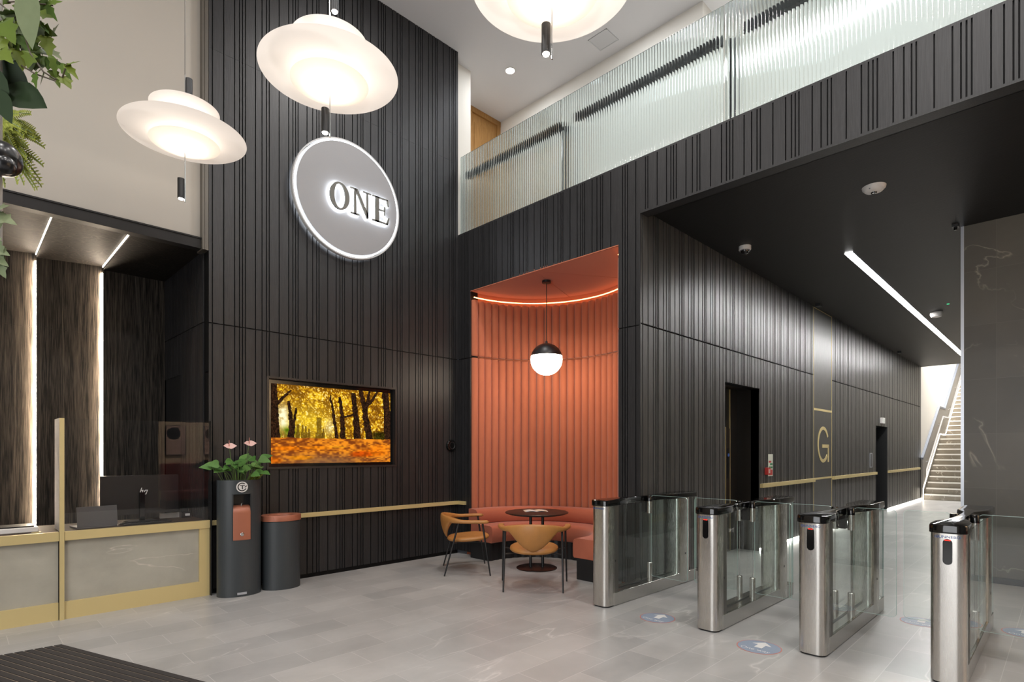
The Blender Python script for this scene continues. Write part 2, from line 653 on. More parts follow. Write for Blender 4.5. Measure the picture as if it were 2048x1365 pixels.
# corridor wall
LX0, LX1, LZ = 7.39, 8.58, 2.45
PX0, PX1 = 11.07, 12.16
DX0, DX1, DZ = 15.69, 16.89, 2.13
CX1 = 21.4
CZ = 4.15
gC = grooves(5.33, 1, XB, CX1)
JC = 2.90
G5C = 0.009
rC = [(XB + 0.014, LX0, 0.05, JC - G5C), (XB + 0.014, LX0, JC + G5C, CZ), (LX0, LX1, LZ, JC - G5C), (LX0, LX1, JC + G5C, CZ), (LX1, PX0, 0.05, JC - G5C), (LX1, PX0, JC + G5C, CZ),
      (PX1 + 0.012, DX0, 0.05, JC - G5C), (PX1 + 0.012, DX0, JC + G5C, CZ), (DX0, DX1, DZ, JC - G5C), (DX0, DX1, JC + G5C, CZ), (DX1, CX1, 0.05, JC - G5C), (DX1, CX1, JC + G5C, CZ)]
WOOD_LIT = wood_mat('black_oak_lit', (0.042, 0.041, 0.039), (0.085, 0.081, 0.077), contrast=0.25, rough=0.36)  # lighter copy of the black oak, corridor light put into its colour
wc = panel_wall('wall_corridor', 'X', YC, rC, gC, thick=0.13, gw=0.018, plain=[(PX0 + 0.012, PX1 - 0.004, 0.05, CZ)], mats=[WOOD_LIT, GROOVE])
struct(wc, 'black grooved oak wall along the corridor past the lift doorway', 'wall')
mb = MB()
for a, b in ((XB + 0.014, LX0), (LX1, DX0), (DX1, CX1)):
    mb.box(a, b, YC + 0.012, YC + 0.12, 0, 0.05)
struct(mb.build('baseboard_corridor', GROOVE), 'black recessed skirting along the corridor wall', 'skirting')

# lift doorway recess and dark inner doorway
mb = MB()
RD = 3.65
mb.box(LX0 - 0.25, LX1, RD, RD + 0.06, 0, LZ + 0.05)
mb.box(LX1, LX1 + 0.05, YC + 0.012, RD + 0.06, 0, LZ + 0.05)
mb.box(LX0 - 0.25, LX1 + 0.05, YC + 0.012, RD + 0.06, LZ, LZ + 0.05)
mb.box(LX0 - 0.25, LX0, YC + 0.012, RD + 0.06, 0, LZ + 0.05)
struct(mb.build('door_1', [pm('lift_dark_metal', (0.020, 0.017, 0.014), 0.35, 0.3)]), 'dark lift doorway in the corridor wall just behind the second gate', 'doorway')
DT = thing('lift_panel', 'tall brown lift control panel edged by two thin brass lines in the doorway', 'lift panel', (8.15, RD, 0))
MB().box(0, 0.14, -0.012, 0, 0, 1.85).build('plate', pm('lift_bronze', (0.05, 0.038, 0.028), 0.3, 0.5), DT)
MB().box(-0.014, 0.0, -0.016, 0, 0, 1.87).build('short_trim', BRASS_P, DT)
MB().box(0.14, 0.152, -0.016, 0, 0, 2.44).build('tall_trim', BRASS_P, DT)
bp = MB().box(0.035, 0.115, -0.018, -0.012, 1.1, 1.55).build('button_plate', SATINBLK, DT)
MB().lathe([(0.0, 0.0), (0.024, 0.0), (0.024, 0.006), (0, 0.006)], 16).build('call_button', emis('blue_button', (0.12, 0.22, 0.6), 0.25), bp)
cb = bp.children[0]
cb.rotation_euler = (PI / 2, 0, 0)
cb.location = (0.075, -0.018, 1.45)
mb = MB()
mb.box(DX0, DX0 + 0.02, YC + 0.012, 4.3, 0, DZ).box(DX1 - 0.001, DX1 + 0.04, YC + 0.012, 4.3, 0, DZ).box(DX0, DX1, 4.3, 4.34, 0, DZ).box(DX0, DX1, YC + 0.012, 4.3, DZ, DZ + 0.03)
struct(mb.build('door_2', [pm('doorway_black', (0.006, 0.006, 0.0065), 0.4)]), 'narrow black doorway far along the corridor under the exit sign', 'doorway')

# G level panel: brass trims and letter
GP = thing('level_sign', 'dark corridor panel with brass letter G and brass lines', 'sign', (PX0, YC - 0.001, 0))
mb = MB().box(0.014, PX1 - PX0 - 0.006, -0.004, 0, 2.26, 2.30)
mb.build('upper_line', BRASS_P, GP)
MB().box(0.014, PX1 - PX0 - 0.006, -0.004, 0, 0.985, 1.02).build('lower_line', BRASS_P, GP)
MB().box(0.0, 0.010, -0.004, 0.01, 0.05, CZ - 0.01).box(PX1 - PX0 - 0.002, PX1 - PX0 + 0.008, -0.004, 0.01, 0.05, CZ - 0.01).box(0, PX1 - PX0, -0.004, 0.01, CZ - 0.02, CZ - 0.008).build('edge_trim', BRASS_P, GP)
# letter G: open ring with crossbar and straight spur
mb = MB()
gc, grx, grz, th = (0.56, 1.635), 0.335, 0.34, 0.062
a0, a1 = math.radians(28), math.radians(318)
n = 48
outer, inner = [], []
for i in range(n + 1):
    a = a0 + (a1 - a0) * i / n
    outer.append((gc[0] + grx * math.cos(a), gc[1] + grz * math.sin(a)))
    inner.append((gc[0] + (grx - th) * math.cos(a), gc[1] + (grz - th) * math.sin(a)))
for i in range(n):
    mb.prism([outer[i], outer[i + 1], inner[i + 1], inner[i]], -0.006, 0, put_xz(0), 0)
mb.box(0.50, 0.90, -0.006, 0, 1.575, 1.637)
mb.box(0.84, 0.90, -0.006, 0, 1.30, 1.60)
mb.build('letter', BRASS_P, GP)

# ------------------------------------------------------------------ floor, ceilings, shell
struct(MB().box(-4.2, 32, -4.7, 8.4, -0.06, 0).build('floor', FLOOR), 'grey porcelain tile floor of the lobby and corridor', 'floor')
struct(MB().box(-4.2, 10.6, -4.7, 8.4, CEIL, CEIL + 0.1).build('ceiling', CEILW), 'white painted high ceiling above the lobby and mezzanine', 'ceiling')
mb = MB().box(XB + 0.14, CX1, -4.5, YC + 0.1, CZ, FT - 0.01)
mb.box(XB + 0.10, 8.0, YC + 0.1, 7.2, AZ + 0.06, FT - 0.01)
struct(mb.build('ceiling_corridor', BLACKCEIL), 'dark brown-black flat ceiling over the gates and corridor', 'ceiling')
struct(MB().box(XB + 0.0142, XB + 0.15, -4.5, YC, FB, FB + 0.015).box(XB + 0.141, XB + 0.15, -4.5, YC, FB, CZ).build('trim_1', WOOD), 'dark oak lip under the edge of the mezzanine front', 'trim')

# marble wall right of the corridor
struct(MB().box(8.4, 8.55, -4.5, 0.89, 0.07, CZ).box(8.55, CX1 + 12, 0.70, 0.89, 0.0, CZ + 3.0).build('wall_right', STONE_WALL), 'dark grey veined marble tiled wall beside the corridor', 'wall')
struct(MB().box(8.385, 8.45, -4.5, 0.89, 0, 0.07).build('baseboard_right', SATINBLK), 'black skirting under the dark marble wall', 'skirting')
struct(MB().box(8.392, 8.42, 0.885, 0.915, 0, CZ).build('trim_2', SILVER), 'thin silver metal trim on the corner of the marble wall', 'trim')

# white wall above the reception desk and bronze corner strip, header band
struct(MB().box(-4.2, 1.84, 6.50, 6.60, 3.75, CEIL).build('wall_left', GREYWHITE), 'plain off-white wall high above the reception desk', 'wall')
struct(MB().box(1.84, 1.898, YA + 0.005, 6.60, 3.62, CEIL).box(1.862, 1.868, YA - 0.004, 6.5, 3.62, CEIL).build('trim_3', pm('bronze_trim', (0.10, 0.088, 0.072), 0.4, 0.2)), 'bronze vertical strip between off-white wall and black grooved wall', 'trim')
struct(MB().box(-4.2, 1.84, 6.455, 6.56, 3.635, 3.75).box(-4.2, 1.84, 6.445, 6.56, 3.735, 3.75).build('trim_4', pm('header_black', (0.018, 0.017, 0.0165), 0.5, spec=0.2)), 'black header band across the top of the reception recess', 'trim')

# reception recess: saw-tooth oak panels turned over from wall to ceiling, lit in each step
RB, RZ, STEP, PW = 8.05, 3.64, 0.05, 0.60
edges = [1.245 - PW * k for k in range(0, 9)]
mbw, mbc = MB(), MB()


def saw_panel(mb, x0, x1, wall):
    # panel face runs from proud (left) to deep (right); a step follows
    if wall:
        mb.add([(x0, RB, 0), (x1 - 0.0, RB + STEP, 0), (x1, RB + STEP, 2.875), (x0, RB, 2.875)], [(0, 1, 2, 3)])
        mb.add([(x0, RB, 2.88), (x1, RB + STEP, 2.88), (x1, RB + STEP, RZ + STEP), (x0, RB, RZ + STEP)], [(0, 1, 2, 3)])
        mb.add([(x0, RB + 0.004, 2.87), (x1, RB + STEP + 0.004, 2.87), (x1, RB + STEP + 0.004, 2.89), (x0, RB + 0.004, 2.89)], [(0, 1, 2, 3)])
        mb.add([(x1, RB, 0), (x1, RB + STEP + 0.05, 0), (x1, RB + STEP + 0.05, RZ + STEP), (x1, RB, RZ + STEP)], [(0, 1, 2, 3)])
    else:
        mb.add([(x0, 6.54, RZ), (x1, 6.54, RZ + STEP), (x1, RB + STEP, RZ + STEP), (x0, RB + STEP, RZ)], [(0, 1, 2, 3)])
        mb.add([(x1, 6.54, RZ), (x1, 6.54, RZ + STEP + 0.04), (x1, RB + STEP, RZ + STEP + 0.04), (x1, RB + STEP, RZ)], [(0, 1, 2, 3)])


for e in edges:
    saw_panel(mbw, e - PW, e, True)
    saw_panel(mbc, e - PW, e, False)
mbw.add([(1.245, RB, 0), (1.88, RB + 0.01, 0), (1.88, RB + 0.01, RZ + STEP), (1.245, RB, RZ + STEP)], [(0, 1, 2, 3)])
mbc.add([(1.245, 6.54, RZ), (1.88, 6.54, RZ), (1.88, RB + STEP, RZ), (1.245, RB + STEP, RZ)], [(0, 1, 2, 3)])
struct(mbw.build('wall_recess', WOOD_RECESS, weld=False), 'black grained oak panels behind the reception desk', 'wall')
WOOD_RC = wood_mat('black_cerused_oak_ceiling', (0.006, 0.005, 0.0045), (0.05, 0.042, 0.034), scale=(0.5, 1.0, 6.0), contrast=0.7, island=False, rough=0.6, spec=0.15)
struct(mbc.build('ceiling_recess', WOOD_RC, weld=False), 'black figured oak ceiling panels over the reception desk', 'ceiling')
gS = grooves(6.45, 1, 6.42, 8.1)
rS = [(6.54, 7.39, 0, 2.40), (6.54, 8.06, 2.40, 2.875), (6.54, 8.06, 2.885, RZ)]
struct(panel_wall('wall_recess_side', 'Y', 1.88, rS, gS, thick=0.018), 'black finely grooved side wall of the reception recess', 'wall')
struct(MB().box(1.89, 1.93, 7.39, 8.06, 0, 2.40).build('door_3', SATINBLK), 'plain black door in the side of the reception recess', 'door')
struct(MB().box(1.9, 2.0, YA + 0.11, 8.2, 0, CEIL).box(-4.2, 2.0, 8.2, 8.3, 0, CEIL).box(-4.2, 1.9, 6.6, 8.2, RZ + 0.13, RZ + 0.2).build('wall_recess_backing', GROOVE), 'black structural backing around the reception recess', 'wall')
for k, e in enumerate(edges[:2]):
    lab = ['white LED strip light running down the recess wall nearest the grooved wall', 'white LED strip light running down the recess wall left of the glass screen'][k]
    mb = MB()
    mb.box(e - 0.008, e - 0.001, RB + 0.026, RB + STEP - 0.006, 0.70, RZ - 0.03)
    t = thing('led_strip_light', lab, 'strip light', (0, 0, 0), 0, 'strip lights behind the reception desk')
    mb.build('wall_run', LED_WW, t)
    MB().box(e - 0.008, e - 0.001, 6.58, RB, RZ + 0.026, RZ + STEP - 0.006).build('ceiling_run', LED_WC, t)

# shell behind the camera: entrance glazing wall, lounge wall
mb = MB().box(-4.3, -4.2, -4.7, -2.5, 0, CEIL).box(-4.3, -4.2, 2.9, 8.3, 0, CEIL).box(-4.3, -4.2, -2.5, 2.9, 4.1, CEIL)
struct(mb.build('wall_entrance', GREYWHITE), 'off-white entrance wall around the glazed front', 'wall')
mb = MB()
for y in (-2.5, -0.7, 1.1, 2.86):
    mb.box(-4.26, -4.2, y, y + 0.05, 0, 4.1)
mb.box(-4.26, -4.2, -2.5, 2.9, 2.4, 2.46).box(-4.26, -4.2, -2.5, 2.9, 4.05, 4.1)
struct(mb.build('window_1', SATINBLK), 'black framed entrance glazing', 'window')
struct(MB().box(-4.2, 3.9, -4.75, -4.64, 0, CEIL).build('wall_back', pm('dark_back_wall', (0.03, 0.028, 0.027), 0.5)), 'dark wall opposite the grooved wall', 'wall')
struct(MB().box(3.9, 8.4, -4.75, -4.64, 0, CEIL).build('wall_lounge', pm('lounge_cream', srgb(214, 186, 150), 0.7)), 'cream lounge wall opposite the screen', 'wall')

# ------------------------------------------------------------------ mezzanine
ZM = FT
mb = MB().box(6.95, 7.05, 3.41, 7.3, ZM, CEIL).box(7.05, 7.6, 3.41, 3.51, ZM, CEIL).box(7.6, 7.7, -4.6, 3.42, ZM, 6.65).box(7.6, 7.7, -4.6, 3.42, 6.93, CEIL)
struct(MB().box(7.66, 7.69, -4.6, 3.41, 6.65, 6.93).build('sky_band', emis('sky_band_glow', (0.97, 1.0, 0.98), 4.0)), 'long glowing strip standing in for a sky opening upstairs', 'window')  # glowing strip added to give the bright band behind the reeded glass
struct(mb.build('wall_mezzanine', WHITE), 'white wall behind the glass balustrade upstairs', 'wall')
struct(MB().box(XB + 0.02, 5.69, 6.60, 7.3, ZM, CEIL).box(5.69, 7.05, 7.28, 7.38, ZM, CEIL).box(5.3, 7.1, -4.7, -4.6, ZM, CEIL).build('wall_mezzanine_end', WHITE), 'white upstairs wall end beside the tall black wall', 'wall')
struct(MB().box(XB + 0.06, 9.6, -4.6, 7.3, FT - 0.012, FT).build('floor_mezzanine', pm('mezz_carpet', (0.25, 0.24, 0.23), 0.8)), 'upstairs mezzanine floor', 'floor')
mb = MB()
mb.box(6.20, 6.28, 7.24, 7.29, ZM, CEIL).box(6.87, 6.95, 7.24, 7.29, ZM, CEIL).box(6.20, 6.95, 7.235, 7.29, CEIL - 0.09, CEIL)
mb.box(6.28, 6.87, 7.265, 7.28, ZM, CEIL - 0.09).box(6.34, 6.81, 7.258, 7.27, 6.0, 7.18).box(6.34, 6.81, 7.258, 7.27, 4.9, 5.85)
struct(mb.build('door_4', OAKDOOR), 'golden oak door upstairs beside the tall black wall', 'door')

REED = None
m = bpy.data.materials.new('reeded_glass')
m.use_nodes = True
b = m.node_tree.nodes['Principled BSDF']
b.inputs['Base Color'].default_value = (0.79, 0.90, 0.915, 1)
b.inputs['Roughness'].default_value = 0.06
b.inputs['IOR'].default_value = 1.45
b.inputs['Transmission Weight'].default_value = 1.0
REED = m


def reeded(y0, y1, label):
    z0, z1 = FT + 0.001, 5.86
    mb = MB()
    pitch, segs, amp = 0.034, 8, 0.0045
    n = int(round((y1 - y0 - 0.02) / pitch))
    p = (y1 - y0 - 0.02) / n
    front = [(y0, 0.0)]
    for i in range(n):
        for j in range(segs):
            u = j / segs
            front.append((y0 + 0.01 + (i + u) * p, -amp * 2 * math.sqrt(max(0, 0.25 - (u - 0.5) ** 2)) * 1.0))
    front += [(y1 - 0.01, 0.0), (y1, 0.0)]
    poly = [(x, y) for y, x in front]
    back = [(0.012, y1), (0.012, y0)]
    x0 = XB + 0.035
    v, fs = [], []
    k = len(poly)
    for zz in (z0, z1):
        v += [(x0 + a, bb, zz) for a, bb in poly] + [(x0 + a, bb, zz) for a, bb in back]
    m_ = k + 2
    mb.add(v, [(i, i + 1, m_ + i + 1, m_ + i) for i in range(k - 1)], 0, True)
    mb.add(v, [(k - 1, k, m_ + k, m_ + k - 1), (k, k + 1, m_ + k + 1, m_ + k), (k + 1, 0, m_, m_ + k + 1), tuple(range(m_)), tuple(range(m_, 2 * m_))])
    o = mb.build('balustrade_panel', REED, angle=60)
    return tag(o, label, 'glass balustrade panel', 'reeded glass balustrade panels along the mezzanine')


reeded(4.452, 6.40, 'reeded glass balustrade panel meeting the tall black wall')
reeded(2.395, 4.440, 'middle reeded glass balustrade panel above the coral alcove and lift corner')
reeded(0.335, 2.383, 'long reeded glass balustrade panel with a bright diagonal band above the gates')
reeded(-1.73, 0.323, 'reeded glass balustrade panel at the far end over the marble wall')
HR = thing('handrail', 'dark grey handrail behind the reeded glass balustrade', 'handrail', (0, 0, 0))
for y0, y1 in ((4.56, 6.41), (2.5, 4.33), (-1.6, 2.27)):
    MB().box(5.45, 5.50, y0, y1, 5.60, 5.69).build('rail', pm('rail_grey', (0.05, 0.055, 0.06), 0.4) if not HR.children else HR.children[0].data.materials[0], HR)
for y in (4.50, 2.38):
    MB().box(5.45, 5.49, y - 0.02, y + 0.02, FT, 5.6).build('post', HR.children[0].data.materials[0], HR)
tag(MB().box(6.99 - 0.06, 6.949, 3.6, 6.9, 4.76, 4.80).build('skirting_light', emis('mezz_glow', (1, 0.97, 0.9), 1.2)), 'slim light line low on the upstairs wall behind the glass', 'light')
# downlight and access hatch in ceiling
t = thing('ceiling_downlight', 'round white downlight set in the high ceiling above the balustrade', 'downlight', (6.11, 6.15, CEIL))
MB().lathe([(0.085, 0.0), (0.085, -0.006), (0.070, -0.008), (0.066, 0.0)], 32).build('bezel', WHITEPL, t)
MB().lathe([(0.066, -0.003), (0.0, -0.003)], 32).build('lens', emis('downlight_lens', (1, 1, 1), 25), t)
mb = MB()
hx0, hx1, hy0, hy1 = 6.45, 6.75, 4.585, 4.905
mb.box(hx0, hx1, hy0, hy1, CEIL - 0.003, CEIL - 0.0005)
for q in ((hx0, hx1, hy0, hy0 + 0.012), (hx0, hx1, hy1 - 0.012, hy1), (hx0, hx0 + 0.012, hy0, hy1), (hx1 - 0.012, hx1, hy0, hy1)):
    mb.box(*q, CEIL - 0.008, CEIL - 0.001)
tag(mb.build('access_hatch', pm('hatch', (0.66, 0.66, 0.67), 0.6)), 'square white access hatch in the high ceiling', 'hatch')

# ------------------------------------------------------------------ alcove
AC = (XB + 0.02, 0.5 * (AY0 + AY1))
AR = 1.27


def arc_pts(r, a0, a1, n):
    return [(AC[0] + r * math.cos(a0 + (a1 - a0) * i / n), AC[1] + r * math.sin(a0 + (a1 - a0) * i / n)) for i in range(n + 1)]


mb = MB()
ring_i, ring_o = arc_pts(AR + 0.03, -PI / 2, PI / 2, 48), arc_pts(AR + 0.10, -PI / 2, PI / 2, 48)
v = [(*p, 0) for p in ring_i] + [(*p, AZ + 0.04) for p in ring_i] + [(*p, 0) for p in ring_o] + [(*p, AZ + 0.04) for p in ring_o]
n = 49
mb.add(v, [(i, i + 1, n + i + 1, n + i) for i in range(48)] + [(2 * n + i, 2 * n + i + 1, 3 * n + i + 1, 3 * n + i) for i in range(48)], 0, True)
struct(mb.build('wall_alcove', CORAL), 'curved coral back wall of the seating alcove', 'wall')
mb = MB()
cz = AZ + 0.005
secs = [-PI / 2, -0.55, 0.35, PI / 2]
for s0, s1 in zip(secs, secs[1:]):
    pts = [(AC[0] - 0.018, AC[1])] + arc_pts(AR + 0.07, s0 + 0.004, s1 - 0.004, 18)
    mb.prism(pts, cz, cz + 0.03, put_xy)
mb.box(XB, AC[0] - 0.018, AY0 - 0.002, AY1 + 0.002, AZ + 0.001, AZ + 0.012)
struct(mb.build('ceiling_alcove', CORAL), 'coral fabric ceiling panels of the seating alcove', 'ceiling')
CH = thing('channelled_wall_panel', 'coral fluted upholstered panelling curving round the alcove', 'upholstered panel', (0, 0, 0))
NT = 34


def flutes(z0, z1, name):
    mb = MB()
    rad = AR * PI / NT / 2
    prof = []
    for i in range(NT):
        a = -PI / 2 + PI * (i + 0.5) / NT
        c = (AC[0] + (AR + 0.01) * math.cos(a), AC[1] + (AR + 0.01) * math.sin(a))
        inward = Vector((-math.cos(a), -math.sin(a)))
        tang = Vector((-math.sin(a), math.cos(a)))
        rows = []
        for zz, sc in ((z0, 0.0), (z0, 0.86), (z0 + 0.008, 0.97), (z0 + 0.02, 1.0), (z1 - 0.02, 1.0), (z1 - 0.008, 0.97), (z1, 0.86), (z1, 0.0)):
            r = []
            for j in range(13):
                th_ = PI * j / 12
                q = Vector(c) + tang * (-math.cos(th_) * rad * (0.985 * sc + 0.015 if sc else 0)) + inward * (math.sin(th_) * rad * 0.98 * sc)
                r.append((q.x, q.y, zz))
            rows.append(r)
        mb.loft(rows, 0, True, closed=False)
    return mb.build(name, CORAL, CH, weld=False, angle=50)


flutes(0.45, 2.862, 'lower_flutes')
flutes(2.890, 3.70, 'upper_flutes')
CL = MB().tube([(*p, 3.735) for p in arc_pts(AR - 0.03, -PI / 2 + 0.02, PI / 2 - 0.02, 60)], 0.008, 8).build('cove_light', LED_CORAL)
tag(CL, 'glowing orange cove light around the top of the coral alcove', 'cove light')

# banquette
BQ = thing('banquette', 'curved coral banquette seat on a black fluted plinth', 'banquette', (0, 0, 0))
BX0 = 5.18


def bench_ring(r, n=40):
    pts = arc_pts(r, -PI / 2, PI / 2, n)
    return [(BX0, pts[0][1])] + pts + [(BX0, pts[-1][1])]


def bench_part(name, mat, prof, parent):
    """prof: (radius, z) outline swept round the bench"""
    rings = [[(x, y, z) for x, y in bench_ring(r)] for r, z in prof]
    rings.append(rings[0])
    mb = MB()
    k = len(rings[0])
    v = [p for r in rings[:-1] for p in r]
    m_ = len(prof)
    fs = []
    for j in range(m_):
        j2 = (j + 1) % m_
        for i in range(k - 1):
            fs.append((j * k + i, j * k + i + 1, j2 * k + i + 1, j2 * k + i))
    fs.append(tuple(j * k for j in range(m_)))
    fs.append(tuple(j * k + k - 1 for j in reversed(range(m_))))
    mb.add(v, fs, 0, True)
    return mb.build(name, mat, parent, angle=55)


bench_part('seat', CORAL_SEAT, [(0.715, 0.25), (0.700, 0.27), (0.697, 0.36), (0.700, 0.44), (0.715, 0.468), (0.75, 0.482), (0.95, 0.482), (1.14, 0.482), (1.15, 0.25)], BQ)
bench_part('backrest', CORAL_SEAT, [(1.02, 0.484), (1.005, 0.50), (1.0, 0.60), (1.01, 0.655), (1.04, 0.680), (1.08, 0.688), (1.19, 0.688), (1.19, 0.484)], BQ)
# fluted black plinth
mb = MB()
path = bench_ring(0.755, 90)
n = 0
pts = []
for i in range(len(path) - 1):
    (xa, ya), (xb, yb) = path[i], path[i + 1]
    L = math.hypot(xb - xa, yb - ya)
    q = max(1, int(L / 0.025))
    for j in range(q):
        u = j / q
        pts.append((xa + (xb - xa) * u, ya + (yb - ya) * u))
pts.append(path[-1])
out = []
for i, (x, y) in enumerate(pts):
    d = 0.012 if (i // 2) % 2 else 0.0
    vx, vy = x - AC[0], y - AC[1]
    if x < AC[0]:
        vx = 0
    L = math.hypot(vx, vy)
    out.append((x + vx / L * d, y + vy / L * d))
back = bench_ring(1.15, 90)
k = len(out)
v = [(x, y, 0.0) for x, y in out] + [(x, y, 0.252) for x, y in out]
mb.add(v, [(i, i + 1, k + i + 1, k + i) for i in range(k - 1)])
for yy0, yy1 in ((out[0][1], AC[1] - 1.15), (out[-1][1], AC[1] + 1.15)):
    mb.add([(BX0, yy0, 0), (BX0, yy1, 0), (BX0, yy1, 0.252), (BX0, yy0, 0.252)], [(0, 1, 2, 3)])
mb.build('plinth', SATINBLK, BQ, weld=False)

# round pedestal table, magazine
TB = thing('pedestal_table', 'round dark brown table on twin posts in front of the coral banquette', 'table', (5.32, 4.87, 0))
MB().lathe([(0.0, 0.727), (0.395, 0.727), (0.407, 0.720), (0.405, 0.712), (0.36, 0.695), (0.0, 0.690)], 64).build('tabletop', TABLEBLK, TB)
MB().lathe([(0.0, 0.0), (0.262, 0.0), (0.262, 0.008), (0.255, 0.012), (0.0, 0.014)], 48).build('base_plate', TABLEBLK, TB)
for s in (-1, 1):
    MB().tube([(0.055 * s, -0.055 * s, 0.012), (0.055 * s, -0.055 * s, 0.692)], 0.019, 12).build('post', SATINBLK, TB)
mb = MB().box(-0.11, 0.11, -0.03, 0.03, 0.675, 0.692)
mb.build('bracket', SATINBLK, TB, rotz=-PI / 4)
m, nt, b = new_mat('magazine_print')
v = coords(nt)
n1 = noise(nt, v, 14, 2)
c = ramp(nt, n1, [(0.35, (0.55, 0.56, 0.62)), (0.5, (0.62, 0.60, 0.55)), (0.58, (0.55, 0.32, 0.10)), (0.66, (0.65, 0.62, 0.58))])
nt.links.new(c, b.inputs['Base Color'])
MG = thing('magazine', 'open magazine lying on the round dark table', 'magazine', (5.36, 4.93, 0.7275), math.radians(-38))
for s in (-1, 1):
    mb = MB()
    rows = []
    for i in range(7):
        u = i / 6
        x = s * 0.15 * u
        z = 0.010 * math.sin(PI * min(1, u * 1.1)) * (1 - 0.4 * u)
        rows.append([(x, -0.105, z), (x, 0.105, z), (x, 0.105, z + 0.003), (x, -0.105, z + 0.003)])
    mb.loft(rows, 0, True)
    mb.build('page', m, MG)

# globe pendant
GPX, GPY, GZ, GR = 5.68, 5.02, 2.75, 0.218
GL = thing('globe_pendant', 'round pendant with black cap and glowing white lower half in the alcove', 'pendant lamp', (GPX, GPY, AZ))
MB().lathe([(0.0, 0.0), (0.06, 0.0), (0.06, -0.03), (0.0, -0.034)], 24).build('canopy', SATINBLK, GL)
MB().tube([(0, 0, -0.03), (0, 0, GZ + GR - AZ)], 0.005, 8).build('cable', SATINBLK, GL)
zc = GZ - AZ
cut = 0.045
prof = []
for i in range(17):
    a = PI / 2 - (PI / 2 - math.asin(cut / GR)) * i / 16
    prof.append((GR * math.cos(a), zc + GR * math.sin(a)))
prof += [(prof[-1][0] - 0.012, prof[-1][1])]
MB().lathe(prof, 48).lathe([(0.0, zc + GR + 0.03), (0.015, zc + GR + 0.03), (0.018, zc + GR - 0.005)], 16).build('cap', SATINBLK, GL)
prof = []
for i in range(17):
    a = math.asin(cut / GR) - (PI / 2 + math.asin(cut / GR)) * i / 16
    prof.append((0.985 * GR * math.cos(a), zc + 0.985 * GR * math.sin(a)))
MB().lathe(prof, 48).build('globe', GLOBE, GL)

